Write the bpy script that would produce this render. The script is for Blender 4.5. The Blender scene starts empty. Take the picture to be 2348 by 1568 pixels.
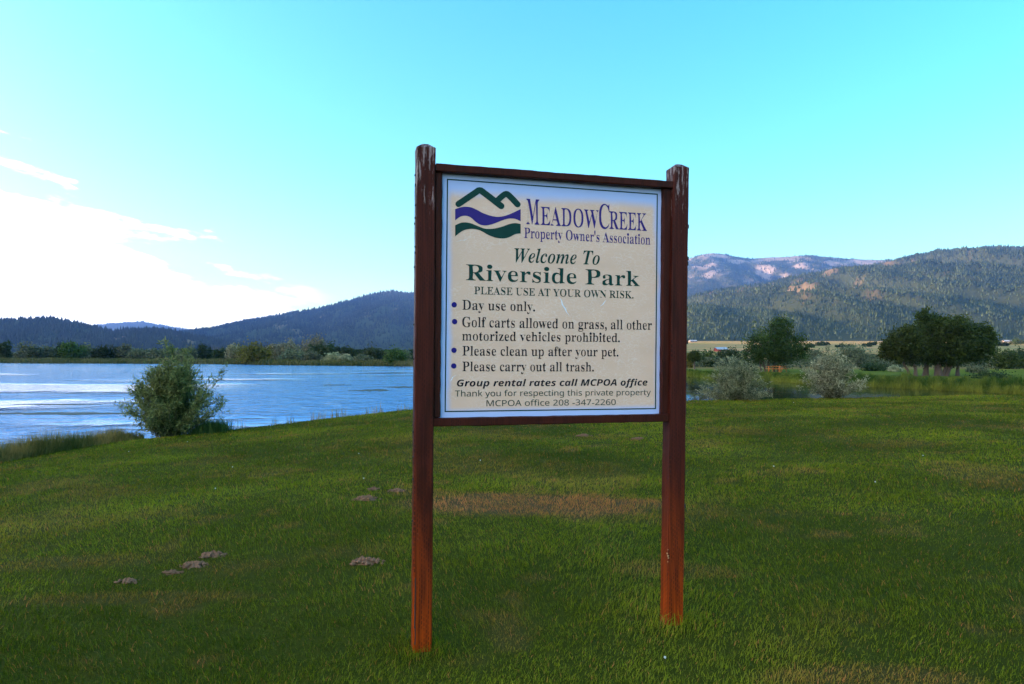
import bpy, math
import numpy as np
from mathutils import Vector

SC = bpy.context.scene
R = math.radians
# ------------------------------------------------------------------ camera, world, sun, exposure
CAMZ = 1.37
F = 1565.0                      # focal length in pixels of a 2347 px wide frame (24 mm lens)
PITCH = math.atan(28.0 / F)
cam_d = bpy.data.cameras.new('camera')
cam_d.lens = 24.0
cam_d.sensor_width = 36.0
cam_d.clip_end = 40000
cam_d.clip_start = 0.05
cam = bpy.data.objects.new('camera', cam_d)
SC.collection.objects.link(cam)
cam.location = (0, 0, CAMZ)
cam.rotation_euler = (math.pi / 2 + PITCH, 0, 0)
SC.camera = cam

SUN_EL, SUN_AZ = 7.5, -92.0     # low evening sun on the left, already behind the near ridge
world = bpy.data.worlds.new('World')
SC.world = world
world.use_nodes = True
EXPOSURE = 2.9
SKY = 0.14
SC.view_settings.view_transform = 'Standard'
SC.view_settings.look = 'None'
SC.view_settings.gamma = 1.0
SC.view_settings.use_curve_mapping = False
SC.view_settings.exposure = EXPOSURE
SC.render.engine = 'CYCLES'
SC.cycles.use_denoising = True
SC.cycles.max_bounces = 5
SC.cycles.diffuse_bounces = 2
SC.cycles.glossy_bounces = 3
SC.cycles.transmission_bounces = 2
SC.cycles.volume_bounces = 0
SC.cycles.use_adaptive_sampling = True
SC.cycles.adaptive_threshold = 0.015

sun_d = bpy.data.lights.new('sun', 'SUN')
sun_d.energy = 3.8
sun_d.angle = R(0.6)
sun_d.color = (1.0, 0.70, 0.52)
sun = bpy.data.objects.new('sun', sun_d)
SC.collection.objects.link(sun)
sd = Vector((math.sin(R(SUN_AZ)) * math.cos(R(SUN_EL)), math.cos(R(SUN_AZ)) * math.cos(R(SUN_EL)), math.sin(R(SUN_EL))))
sun.rotation_euler = (-sd).to_track_quat('-Z', 'Y').to_euler()


class NT:
    """small helper for building node trees"""
    def __init__(s, nt):
        s.t = nt

    def n(s, typ, inp=None, **kw):
        nd = s.t.nodes.new(typ)
        for k, v in kw.items():
            setattr(nd, k, v)
        for k, v in (inp or {}).items():
            if hasattr(v, 'is_linked') or isinstance(v, bpy.types.NodeSocket):
                s.t.links.new(v, nd.inputs[k])
            else:
                nd.inputs[k].default_value = v
        return nd

    def math(s, op, a, b=None, c=None):
        inp = {0: a}
        if b is not None:
            inp[1] = b
        if c is not None:
            inp[2] = c
        return s.n('ShaderNodeMath', inp, operation=op).outputs[0]

    def mix(s, f, a, b):
        nd = s.t.nodes.new('ShaderNodeMix')
        nd.data_type = 'RGBA'
        for i, v in ((0, f), (6, a), (7, b)):
            if isinstance(v, bpy.types.NodeSocket):
                s.t.links.new(v, nd.inputs[i])
            else:
                nd.inputs[i].default_value = v if i == 0 else (tuple(v) + (1,))[:4]
        return nd.outputs[2]

    def ss(s, x, lo, hi):
        nd = s.n('ShaderNodeMapRange', {0: x, 1: lo, 2: hi, 3: 0.0, 4: 1.0}, interpolation_type='SMOOTHSTEP')
        return nd.outputs[0]

    def noise(s, vec, scale, detail=4, rough=.55, dim='3D'):
        nd = s.n('ShaderNodeTexNoise', {'Scale': scale, 'Detail': detail, 'Roughness': rough}, noise_dimensions=dim)
        if vec is not None:
            s.t.links.new(vec, nd.inputs['Vector'])
        return nd.outputs[0]

    def scaled(s, vec, sc):
        return s.n('ShaderNodeMapping', {'Vector': vec, 'Scale': sc}).outputs[0]


# world: evening sky with wisps of cloud low on the left
w = NT(world.node_tree)
bg = world.node_tree.nodes['Background']
sky = w.n('ShaderNodeTexSky', sky_type='NISHITA', sun_disc=False, sun_elevation=R(SUN_EL), sun_rotation=R(SUN_AZ),
          air_density=1.0, dust_density=1.4, ozone_density=3.0)
sat = w.n('ShaderNodeHueSaturation', {'Saturation': 1.26, 'Value': 1.0, 'Color': sky.outputs[0]})
tc = w.n('ShaderNodeTexCoord')
sep = w.n('ShaderNodeSeparateXYZ', {0: tc.outputs['Generated']})
az = w.math('ARCTAN2', sep.outputs[0], sep.outputs[1])
el = w.math('ARCSINE', sep.outputs[2])
cv = w.n('ShaderNodeCombineXYZ', {0: w.math('MULTIPLY', az, 8.0), 1: w.math('MULTIPLY', w.math('ADD', el, w.math('MULTIPLY', az, 0.12)), 30.0), 2: 3.7}).outputs[0]
cn = w.noise(cv, 1.0, 8, .58)
line = w.math('MULTIPLY_ADD', w.math('ADD', az, .644), -.40, .198)
m = w.math('MAXIMUM', w.math('MINIMUM', w.math('DIVIDE', w.math('SUBTRACT', line, el), .075), .45), -1.6)
cd = w.ss(w.math('ADD', cn, w.math('MULTIPLY', m, .17)), .455, .585)
cd = w.math('MULTIPLY', cd, w.ss(az, -.24, -.40))
warm = w.n('ShaderNodeVectorMath', {0: sat.outputs[0], 1: (1.08, 1.0, .70)}, operation='MULTIPLY').outputs[0]
cl = w.mix(cd, warm, (4.0, 4.0, 4.0))
world.node_tree.links.new(cl, bg.inputs[0])
bg.inputs[1].default_value = SKY

RNG = np.random.default_rng(7)


# ------------------------------------------------------------------ geometry helpers
def P(px, py, Y):
    """point at depth Y (metres in front of the camera) seen at a 2347 px photo position"""
    x = (px - 1173.5) / F
    v = (784 - py) / F
    dy = math.cos(PITCH) - v * math.sin(PITCH)
    dz = math.sin(PITCH) + v * math.cos(PITCH)
    k = Y / dy
    return Vector((x * k, Y, CAMZ + dz * k))


def zat(py, Y):
    return P(1173.5, py, Y).z


def mesh(name, verts, faces, mat=None, attrs=None, smooth=False):
    """verts (n,3); faces: (m,k) array or list of index tuples; attrs: point float attributes"""
    verts = np.asarray(verts, dtype=np.float32)
    me = bpy.data.meshes.new(name)
    if isinstance(faces, np.ndarray):
        mm, k = faces.shape
        me.vertices.add(len(verts))
        me.vertices.foreach_set('co', verts.ravel())
        me.loops.add(mm * k)
        me.loops.foreach_set('vertex_index', faces.astype(np.int32).ravel())
        me.polygons.add(mm)
        me.polygons.foreach_set('loop_start', np.arange(0, mm * k, k, dtype=np.int32))
        me.update(calc_edges=True)
    else:
        me.from_pydata(verts.tolist(), [], faces)
    for an, av in (attrs or {}).items():
        a = me.attributes.new(an, 'FLOAT', 'POINT')
        a.data.foreach_set('value', np.asarray(av, dtype=np.float32))
    if smooth:
        me.polygons.foreach_set('use_smooth', np.ones(len(me.polygons), dtype=bool))
    if mat is not None:
        me.materials.append(mat)
    me.update()
    return me


def obj(name, me, parent=None, loc=None):
    o = bpy.data.objects.new(name, me)
    SC.collection.objects.link(o)
    if parent is not None:
        o.parent = parent
    if loc is not None:
        o.location = loc
    return o


def tag(o, label=None, cat=None, group=None, kind=None):
    if label:
        o['label'] = label
    if cat:
        o['category'] = cat
    if group:
        o['group'] = group
    if kind:
        o['kind'] = kind
    return o


def thing(name, label, cat, loc=(0, 0, 0), rz=0.0, group=None):
    o = bpy.data.objects.new(name, None)
    SC.collection.objects.link(o)
    o.location = loc
    o.rotation_euler = (0, 0, rz)
    o.empty_display_size = .2
    return tag(o, label, cat, group)


def copy_tree(o):
    c = o.copy()
    SC.collection.objects.link(c)
    for ch in o.children:
        d = ch.copy()
        SC.collection.objects.link(d)
        d.parent = c
    return c


_perm = np.random.default_rng(3).permutation(512)


def vnoise(x, y, seed=0):
    x = np.asarray(x, dtype=float) + seed * 17.31
    y = np.asarray(y, dtype=float) + seed * 9.77
    xi = np.floor(x).astype(int)
    yi = np.floor(y).astype(int)
    fx = x - xi
    fy = y - yi
    fx = fx * fx * (3 - 2 * fx)
    fy = fy * fy * (3 - 2 * fy)

    def h(a, b):
        return _perm[(_perm[a % 512] + b) % 512] / 511.0
    return (h(xi, yi) * (1 - fx) + h(xi + 1, yi) * fx) * (1 - fy) + (h(xi, yi + 1) * (1 - fx) + h(xi + 1, yi + 1) * fx) * fy


def fbm(x, y, seed=0, oct=4, gain=.5):
    s = 0
    a = 1.0
    tot = 0
    for i in range(oct):
        s = s + a * vnoise(np.asarray(x) * 2 ** i, np.asarray(y) * 2 ** i, seed + i)
        tot += a
        a *= gain
    return s / tot


def sstep(x, a, b):
    t = np.clip((np.asarray(x, dtype=float) - a) / (b - a), 0, 1)
    return t * t * (3 - 2 * t)


def grid_faces(nr, nc):
    i = np.arange(nr - 1)[:, None] * nc + np.arange(nc - 1)[None, :]
    return np.stack([i, i + 1, i + nc + 1, i + nc], -1).reshape(-1, 4)


class MB:
    """collects boxes, tubes and polygons of one part"""
    def __init__(s):
        s.v = []
        s.f = []

    def add(s, v, f):
        b = len(s.v)
        s.v += [tuple(p) for p in v]
        s.f += [tuple(i + b for i in q) for q in f]

    def box(s, c, d, rz=0.0, ry=0.0):
        co, si = math.cos(rz), math.sin(rz)
        cy, sy = math.cos(ry), math.sin(ry)
        vs = []
        for z in (-.5, .5):
            for x, y in ((-.5, -.5), (.5, -.5), (.5, .5), (-.5, .5)):
                a, b_, e = x * d[0], y * d[1], z * d[2]
                a, e = a * cy + e * sy, -a * sy + e * cy
                vs.append((c[0] + a * co - b_ * si, c[1] + a * si + b_ * co, c[2] + e))
        s.add(vs, [(3, 2, 1, 0), (4, 5, 6, 7), (0, 1, 5, 4), (1, 2, 6, 5), (2, 3, 7, 6), (3, 0, 4, 7)])

    def tube(s, pts, rad, n=6, cap=True):
        pts = [Vector(p) for p in pts]
        vs = []
        for i, p in enumerate(pts):
            d = (pts[min(i + 1, len(pts) - 1)] - pts[max(i - 1, 0)]).normalized()
            a = d.cross(Vector((.31, .2, .93)) if abs(d.z) < .9 else Vector((1, .1, 0))).normalized()
            b = d.cross(a)
            r = rad[i] if hasattr(rad, '__len__') else rad
            for k in range(n):
                q = 2 * math.pi * k / n
                vs.append(p + (a * math.cos(q) + b * math.sin(q)) * r)
        fs = []
        for i in range(len(pts) - 1):
            for k in range(n):
                fs.append((i * n + k, i * n + (k + 1) % n, (i + 1) * n + (k + 1) % n, (i + 1) * n + k))
        if cap:
            fs.append(tuple(range(n))[::-1])
            fs.append(tuple((len(pts) - 1) * n + k for k in range(n)))
        s.add(vs, fs)

    def build(s, name, mat, parent=None, loc=None, smooth=False):
        return obj(name, mesh(name, s.v, s.f, mat, smooth=smooth), parent, loc)


# ------------------------------------------------------------------ materials
def new_mat(name):
    mt = bpy.data.materials.new(name)
    mt.use_nodes = True
    t = NT(mt.node_tree)
    b = mt.node_tree.nodes['Principled BSDF']
    return mt, t, b


def L(t, a, b):
    t.t.links.new(a, b)


def foliage_mat(name, dark, light, rough=.6, transl=.35, vary=.25, spec=.12):
    mt, t, b = new_mat(name)
    at = t.n('ShaderNodeAttribute', attribute_name='tint')
    oi = t.n('ShaderNodeObjectInfo')
    col = t.mix(at.outputs['Fac'], dark, light)
    hs = t.n('ShaderNodeHueSaturation', {'Color': col, 'Hue': t.math('MULTIPLY_ADD', oi.outputs['Random'], .05, .475),
                                         'Value': t.math('MULTIPLY_ADD', oi.outputs['Random'], vary * 2, 1 - vary)})
    L(t, hs.outputs[0], b.inputs['Base Color'])
    b.inputs['Roughness'].default_value = rough
    b.inputs['Specular IOR Level'].default_value = spec
    tr = t.n('ShaderNodeBsdfTranslucent', {'Color': hs.outputs[0]})
    mx = t.n('ShaderNodeMixShader', {0: transl, 1: b.outputs[0], 2: tr.outputs[0]})
    out = mt.node_tree.nodes['Material Output']
    L(t, mx.outputs[0], out.inputs[0])
    return mt


M = {}
M['willow_near'] = foliage_mat('willow leaves', (.024, .040, .008), (.24, .28, .085), .55, .3, 0, .2)
M['silver'] = foliage_mat('silver willow leaves', (.055, .070, .026), (.36, .34, .18), .6, .3, .12, .15)
M['silver_pale'] = foliage_mat('pale silver leaves', (.08, .085, .035), (.50, .45, .26), .6, .3, .08, .15)
M['tree'] = foliage_mat('dark tree leaves', (.022, .036, .009), (.07, .10, .02), .6, .3, .12)
M['bush_dark'] = foliage_mat('dark bush leaves', (.022, .036, .014), (.06, .08, .025), .6, .3)
M['bush_grey'] = foliage_mat('grey green bush leaves', (.065, .075, .038), (.20, .20, .105), .6, .3)
M['bush_pale'] = foliage_mat('pale willow leaves', (.14, .135, .07), (.40, .36, .21), .6, .3)
M['bush_olive'] = foliage_mat('olive brown leaves', (.06, .05, .010), (.19, .14, .025), .6, .3)
M['bush_green'] = foliage_mat('green bush leaves', (.03, .06, .012), (.10, .14, .03), .6, .3)
M['conifer'] = foliage_mat('conifer needles', (.014, .027, .010), (.070, .090, .033), .8, .0, 0)
M['shaded_conifer'] = foliage_mat('shaded conifer needles', (.008, .014, .010), (.030, .038, .022), .8, .0, 0)  # darker copy of the conifer needles; left hills' shade put into the colour
M['reeds'] = foliage_mat('reed blades', (.06, .075, .02), (.19, .17, .06), .6, .3, 0)
M['bank_grass'] = foliage_mat('bank grass blades', (.038, .072, .008), (.22, .20, .026), .6, .35, 0)
M['fringe'] = foliage_mat('fringe grass blades', (.085, .095, .018), (.42, .27, .09), .6, .35, 0)

mt, t, b = new_mat('bark')
M['bark'] = mt
tcn = t.n('ShaderNodeTexCoord')
nn = t.noise(t.scaled(tcn.outputs['Object'], (6, 6, 1.2)), 3, 5)
L(t, t.mix(nn, (.045, .030, .020), (.15, .10, .07)), b.inputs['Base Color'])
b.inputs['Roughness'].default_value = .9

# lawn soil and turf below the blades
mt, t, b = new_mat('lawn turf')
M['turf'] = mt
geo = t.n('ShaderNodeNewGeometry')
dry = t.n('ShaderNodeAttribute', attribute_name='dry').outputs['Fac']
n1 = t.noise(geo.outputs['Position'], 9, 6, .65)
n2 = t.noise(geo.outputs['Position'], 70, 3, .6)
gcol = t.mix(n1, (.06, .075, .004), (.17, .175, .009))
gcol = t.mix(dry, gcol, (.27, .15, .06))
gcol = t.mix(t.math('MULTIPLY_ADD', n2, .5, .4), gcol, (.012, .013, .004))
L(t, gcol, b.inputs['Base Color'])
b.inputs['Roughness'].default_value = .95
b.inputs['Specular IOR Level'].default_value = .03
bp = t.n('ShaderNodeBump', {'Strength': .7, 'Distance': .03, 'Height': n2})
L(t, bp.outputs[0], b.inputs['Normal'])

mt, t, b = new_mat('grass blades')
M['blades'] = mt
dry = t.n('ShaderNodeAttribute', attribute_name='dry').outputs['Fac']
tint = t.n('ShaderNodeAttribute', attribute_name='tint').outputs['Fac']
gcol = t.mix(tint, (.054, .078, .004), (.30, .315, .011))
gcol = t.mix(dry, gcol, (.55, .185, .06))
L(t, gcol, b.inputs['Base Color'])
b.inputs['Roughness'].default_value = .5
b.inputs['Specular IOR Level'].default_value = .12
tr = t.n('ShaderNodeBsdfTranslucent', {'Color': gcol})
mx = t.n('ShaderNodeMixShader', {0: .3, 1: b.outputs[0], 2: tr.outputs[0]})
L(t, mx.outputs[0], mt.node_tree.nodes['Material Output'].inputs[0])

# valley floor
mt, t, b = new_mat('valley fields')
M['valley'] = mt
geo = t.n('ShaderNodeNewGeometry')
pos = geo.outputs['Position']
sp = t.n('ShaderNodeSeparateXYZ', {0: pos})
na = t.noise(t.scaled(pos, (.012, .02, 0)), 1, 5, .6)
nb = t.noise(t.scaled(pos, (.12, .16, 0)), 1, 5, .65)
near = t.mix(nb, (.080, .105, .008), (.15, .145, .015))
rough_g = t.mix(nb, (.11, .085, .025), (.32, .19, .07))
far = t.mix(t.ss(na, .42, .58), (.50, .26, .11), (.26, .21, .07))
c1 = t.mix(t.ss(sp.outputs[1], 94, 112), near, rough_g)
c2 = t.mix(t.ss(sp.outputs[1], 200, 330), c1, far)
L(t, c2, b.inputs['Base Color'])
b.inputs['Roughness'].default_value = 1
b.inputs['Specular IOR Level'].default_value = .03

# hills below the trees
def hill_mat(name, floor_a, floor_b, bare_a, bare_b):
    mt, t, b = new_mat(name)
    geo = t.n('ShaderNodeNewGeometry')
    bare = t.n('ShaderNodeAttribute', attribute_name='bare').outputs['Fac']
    n1 = t.noise(t.scaled(geo.outputs['Position'], (.02, .02, .02)), 1, 6, .65)
    c = t.mix(n1, floor_a, floor_b)
    c = t.mix(bare, c, t.mix(n1, bare_a, bare_b))
    L(t, c, b.inputs['Base Color'])
    b.inputs['Roughness'].default_value = 1
    b.inputs['Specular IOR Level'].default_value = .03
    return mt


M['hill'] = hill_mat('wooded hill floor', (.022, .034, .014), (.060, .065, .028), (.22, .13, .07), (.28, .19, .11))
M['granite'] = hill_mat('granite mountain floor', (.03, .042, .022), (.09, .085, .05), (.29, .21, .165), (.38, .30, .25))

# water
mt, t, b = new_mat('lake water')
M['water'] = mt
geo = t.n('ShaderNodeNewGeometry')
pos = geo.outputs['Position']
b.inputs['Roughness'].default_value = .06
b.inputs['IOR'].default_value = 1.333
r1 = t.noise(t.scaled(pos, (1.1, 2.2, 1)), 1.0, 4, .55)
r0 = t.noise(t.scaled(pos, (.8, .5, 1)), 1.0, 3, .55)
r2 = t.noise(t.scaled(pos, (4.0, 7.5, 1)), 1.0, 3, .55)
sp = t.n('ShaderNodeSeparateXYZ', {0: pos})
pond = t.ss(sp.outputs[0], 10.5, 13.0)
L(t, t.mix(pond, (.10, .31, .66), (.018, .020, .012)), b.inputs['Base Color'])
wind = t.noise(t.scaled(pos, (.03, .06, 1)), 1.0, 4, .6)
ux = t.math('MULTIPLY_ADD', t.noise(t.scaled(pos, (.10, .05, 1)), 1.0, 4, .6), 11.0, sp.outputs[1])
band = t.math('MULTIPLY', t.ss(ux, 38.5, 41), t.ss(ux, 49.5, 47))
band = t.math('ADD', band, t.math('MULTIPLY', t.ss(ux, 54, 57), t.ss(ux, 73, 69)))
band = t.math('MULTIPLY', band, t.ss(sp.outputs[0], -19, -27))
calm = t.math('MULTIPLY', t.ss(wind, .36, .50), t.math('SUBTRACT', 1.0, band))
hh = t.math('ADD', t.math('ADD', t.math('MULTIPLY', r1, .8), t.math('MULTIPLY', r2, .22)), t.math('MULTIPLY', r0, 2.0))
amp = t.math('MULTIPLY', t.math('MULTIPLY_ADD', calm, .93, .07), t.math('MULTIPLY_ADD', pond, -.975, 1.0))
hh = t.math('MULTIPLY', hh, amp)
bp = t.n('ShaderNodeBump', {'Strength': 1.0, 'Distance': .30, 'Height': hh})
L(t, bp.outputs[0], b.inputs['Normal'])

mt, t, b = new_mat('floating weed')
M['weed'] = mt
geo = t.n('ShaderNodeNewGeometry')
L(t, t.mix(t.noise(geo.outputs['Position'], 3, 4), (.02, .022, .015), (.07, .06, .035)), b.inputs['Base Color'])
b.inputs['Roughness'].default_value = .7

# stained wood of the sign
def wood_mat(name, top, low, zlo, zhi, incise=True, peeling=.8):
    mt, t, b = new_mat(name)
    tcn = t.n('ShaderNodeTexCoord')
    oc = tcn.outputs['Object']
    sp = t.n('ShaderNodeSeparateXYZ', {0: oc})
    grain = t.noise(t.scaled(oc, (60, 60, 2.5)), 1, 5, .6)
    blotch = t.noise(t.scaled(oc, (5, 5, 2)), 1, 4)
    hz = t.math('ADD', sp.outputs[2], t.math('MULTIPLY_ADD', blotch, .6, -.3))
    base = t.mix(t.ss(hz, zlo, zhi), low, top)
    base = t.mix(t.math('MULTIPLY', t.ss(grain, .35, .75), .75), base, (.022, .005, .003))
    base = t.mix(t.math('MULTIPLY', t.ss(t.noise(t.scaled(oc, (9, 9, 2.2)), 1, 5, .6), .54, .70), .65), base, (.020, .005, .003))
    # rows of short incisions left by the timber treatment
    if incise:
        xy = t.math('ADD', sp.outputs[0], sp.outputs[1])
        row = t.math('MULTIPLY', xy, 95.0)
        ri = t.math('FLOOR', row)
        rf = t.math('ABSOLUTE', t.math('SUBTRACT', t.math('FRACT', row), .5))
        zz = t.math('ADD', t.math('MULTIPLY', sp.outputs[2], 42.0), t.math('MULTIPLY', ri, .37))
        zf = t.math('ABSOLUTE', t.math('SUBTRACT', t.math('FRACT', zz), .5))
        inc = t.math('MULTIPLY', t.ss(rf, .22, .10), t.ss(zf, .36, .28))
        inc = t.math('MULTIPLY', inc, t.ss(t.noise(t.scaled(oc, (30, 30, 9)), 1, 3), .38, .6))
        base = t.mix(t.math('MULTIPLY', inc, .75), base, (.018, .006, .005))
    # weathered, peeling stain near the tops
    peel = t.ss(t.math('ADD', t.noise(t.scaled(oc, (75, 75, 7)), 1, 6, .7), t.math('MULTIPLY', t.ss(sp.outputs[2], 1.7, 2.42), .20)),   .69, .76)
    base = t.mix(t.math('MULTIPLY', peel, peeling), base, (.34, .25, .24))
    L(t, base, b.inputs['Base Color'])
    b.inputs['Roughness'].default_value = .5
    b.inputs['Specular IOR Level'].default_value = .10
    bp = t.n('ShaderNodeBump', {'Strength': .5, 'Distance': .004, 'Height': grain})
    L(t, bp.outputs[0], b.inputs['Normal'])
    return mt


M['post'] = wood_mat('stained post', (.066, .012, .007), (.36, .048, .002), -.2, 1.0)
M['rail'] = wood_mat('stained rail', (.054, .011, .006), (.054, .011, .006), -2, -1, True, 0)
mt, t, b = new_mat('nail')
M['nail'] = mt
b.inputs['Base Color'].default_value = (.015, .013, .013, 1)
b.inputs['Roughness'].default_value = .6

# printed panel: white sheet with a tan crackled field that fades out at the border
mt, t, b = new_mat('sign panel print')
M['panel'] = mt
PW, PH = 1.0, 1.1   # replaced below through the value nodes
tcn = t.n('ShaderNodeTexCoord')
oc = tcn.outputs['Object']
sp = t.n('ShaderNodeSeparateXYZ', {0: oc})
PANEL_NODES = {}
for k in ('hx', 'z0', 'z1'):
    nd = t.n('ShaderNodeValue')
    PANEL_NODES[k] = nd
wob = t.math('MULTIPLY_ADD', t.noise(t.scaled(oc, (3, 3, 3)), 1, 2), .05, -.025)
dx = t.math('SUBTRACT', PANEL_NODES['hx'].outputs[0], t.math('ABSOLUTE', sp.outputs[0]))
dt = t.math('SUBTRACT', PANEL_NODES['z1'].outputs[0], sp.outputs[2])
db = t.math('SUBTRACT', sp.outputs[2], PANEL_NODES['z0'].outputs[0])
mask = t.math('MULTIPLY', t.ss(t.math('ADD', dx, wob), .018, .058), t.ss(t.math('ADD', dt, wob), .060, .125))
mask = t.math('MULTIPLY', mask, t.ss(db, .012, .05))
warp = t.n('ShaderNodeTexNoise', {'Vector': oc, 'Scale': 18.0, 'Detail': 3.0})
wv = t.n('ShaderNodeVectorMath', {0: oc, 1: t.n('ShaderNodeVectorMath', {0: warp.outputs['Color'], 'Scale': .05}, operation='SCALE').outputs[0]}, operation='ADD').outputs[0]
vo = t.n('ShaderNodeTexVoronoi', {'Vector': t.scaled(wv, (34, 34, 95)), 'Scale': 1.0}, feature='DISTANCE_TO_EDGE')
crack = t.math('MULTIPLY', t.ss(vo.outputs['Distance'], .075, .015), t.ss(t.noise(oc, 9, 3), .35, .6))
tanv = t.mix(t.noise(t.scaled(oc, (2, 2, 5)), 2, 4), (.65, .42, .305), (.79, .52, .385))
tanv = t.mix(t.math('MULTIPLY', crack, .42), tanv, (.80, .66, .58))
pc = t.mix(mask, (.42, .51, .80), tanv)
L(t, pc, b.inputs['Base Color'])
b.inputs['Roughness'].default_value = .35
b.inputs['Specular IOR Level'].default_value = .2


def flat_mat(name, col, rough=.5):
    mt, t, b = new_mat(name)
    tcn = t.n('ShaderNodeTexCoord')
    n = t.noise(tcn.outputs['Object'], 30, 3)
    L(t, t.mix(n, tuple(c * .85 for c in col), tuple(min(1, c * 1.15) for c in col)), b.inputs['Base Color'])
    b.inputs['Roughness'].default_value = rough
    b.inputs['Specular IOR Level'].default_value = .12
    return mt


M['ink_navy'] = flat_mat('navy ink', (.035, .020, .17))
M['ink_green'] = flat_mat('dark green ink', (.006, .042, .034))
M['ink_black'] = flat_mat('black ink', (.012, .012, .018))
M['ink_bullet'] = flat_mat('bullet ink', (.018, .012, .16))
M['crackwhite'] = flat_mat('bare white crack', (.72, .74, .80))
M['dirt'] = flat_mat('dirt clods', (.19, .10, .06), .95)
M['orange_wood'] = flat_mat('orange stained wood', (.62, .20, .05), .5)
M['stem'] = flat_mat('plant stems', (.10, .09, .045), .8)
M['puff'] = flat_mat('white seed heads', (.78, .78, .76), .9)
M['metal_roof'] = flat_mat('pale metal roof', (.36, .37, .42), .45)
M['red_wall'] = flat_mat('red painted boards', (.36, .07, .05), .7)
M['tan_wall'] = flat_mat('weathered wall boards', (.22, .18, .15), .8)
M['pane'] = flat_mat('dark window glass', (.03, .035, .04), .1)

# ------------------------------------------------------------------ setting: lawn
WZ = CAMZ - 2.8                 # water level
# crest of the lawn: bearing (deg), distance along the bearing, height
edge_px = [(-60, 1072, 12.2), (0, 1062, 12.5), (130, 1037, 13.6), (280, 1012, 15), (400, 1000, 15.9), (500, 990, 16.6), (700, 966, 18), (940, 938, 20), (1250, 929, 22),
           (1575, 919, 23), (1950, 912, 24), (2347, 905, 25), (2500, 903, 25.5)]
ed = [(-180, 320, .4), (-140, 260, .3), (-115, 60, -.1), (-90, 22, -.4), (-65, 14, -.55), (-50, 14.0, -.6)]
for x, y, Y in edge_px:
    p = P(x, y, Y)
    ed.append((math.degrees(math.atan2(p.x, p.y)), math.hypot(p.x, p.y), p.z))
ed += [(55, 45, .0), (80, 120, .2), (120, 260, .3), (180, 320, .4)]
ed = np.array(ed)


def edge_at(th):
    return np.interp(th, ed[:, 0], ed[:, 1]), np.interp(th, ed[:, 0], ed[:, 2])


def lawn_z(x, y):
    th = np.degrees(np.arctan2(x, y))
    r = np.hypot(x, y)
    re, ze = edge_at(th)
    f = np.clip((r - 3.7) / np.maximum(re - 3.7, .1), 0, 1)
    z = ze * (f * .75 + f * f * .25)
    amp = sstep(r, 1.0, 3.0) * (1 - .6 * sstep(r / re, .7, 1))
    z = z + amp * .06 * (fbm(x * .9, y * .9, 5, 3) - .5) + amp * .09 * (fbm(x * .25, y * .25, 8, 2) - .5)
    near_sign = np.exp(-((x - .2) ** 2 + (y - 3.3) ** 2) / 1.2)
    z = z * (1 - near_sign)
    over = np.maximum(r - re, 0)
    z = z - np.minimum(over * .42, 1.6) - .06 * sstep(over, 0, .4)
    return np.where(r > re + .4, np.maximum(z, WZ - .7), z)


def dryness(x, y):
    """bleached patches of the turf, 0..1"""
    d = sstep(fbm(x * .8, y * .8, 21, 4), .56, .74) * .24
    d = np.maximum(d, sstep(fbm(x * 2.6, y * 2.6, 25, 3), .66, .82) * .35)

    def patch(cx, cy, rx, ry, s):
        q = ((x - cx) / rx) ** 2 + ((y - cy) / ry) ** 2
        q = q + (fbm(x * 2.5, y * 2.5, 31, 3) - .5) * 1.1
        return s * sstep(q, 1.25, .35)
    d = np.maximum(d, patch(.15, 6.35, 1.25, .62, .95))
    d = np.maximum(d, patch(.8, 6.5, .6, .2, 1.0))
    d = np.maximum(d, patch(1.55, 2.9, .55, .16, .5))
    d = np.maximum(d, patch(1.05, 4.35, .5, .2, .3))
    d = np.maximum(d, patch(-.9, 6.9, .5, .25, .45))
    d = np.maximum(d, patch(-3.0, 4.7, .7, .2, .3))
    d = np.maximum(d, patch(-2.1, 3.9, .9, .12, .3))
    return np.clip(d, 0, 1)


rs = np.concatenate([np.linspace(.05, 6, 90), np.geomspace(6.1, 30, 110), np.geomspace(31, 330, 40)])
ths = np.concatenate([np.linspace(-180, -48, 45)[:-1], np.linspace(-48, 48, 240), np.linspace(48, 180, 45)[1:]])
RR, TT = np.meshgrid(rs, ths, indexing='ij')
re_, _ = edge_at(TT)
# pack the outer rings just past the crest so that the bank is sharp
over = np.maximum(RR - re_, 0)
RR = np.where(over > 5.0, re_ + 5.0, RR)
GX = RR * np.sin(np.radians(TT))
GY = RR * np.cos(np.radians(TT))
GZ = lawn_z(GX, GY)
lv = np.stack([GX, GY, GZ], -1).reshape(-1, 3)
lo = obj('lawn', mesh('lawn', lv, grid_faces(*RR.shape)[:, ::-1], M['turf'], {'dry': dryness(GX, GY).ravel()}, smooth=True))
tag(lo, kind='structure')

# ------------------------------------------------------------------ setting: water and far land
wp = mesh('lake_water', [(-420, -60, WZ), (420, -60, WZ), (420, 330, WZ), (-420, 330, WZ)], [(0, 1, 2, 3)], M['water'])
tag(obj('lake_water', wp), kind='structure')

shore = np.array([(-900, 832), (-300, 832), (0, 832), (540, 835), (620, 837), (940, 840), (1200, 845), (1430, 855), (1575, 864), (1650, 868), (1760, 873),
                  (1850, 880), (1950, 885), (2100, 892), (2250, 899), (2347, 903), (2700, 912), (3400, 925)], float)


def shore_D(px):
    return 2.8 * F / (np.interp(px, shore[:, 0], shore[:, 1]) - 812)


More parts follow.
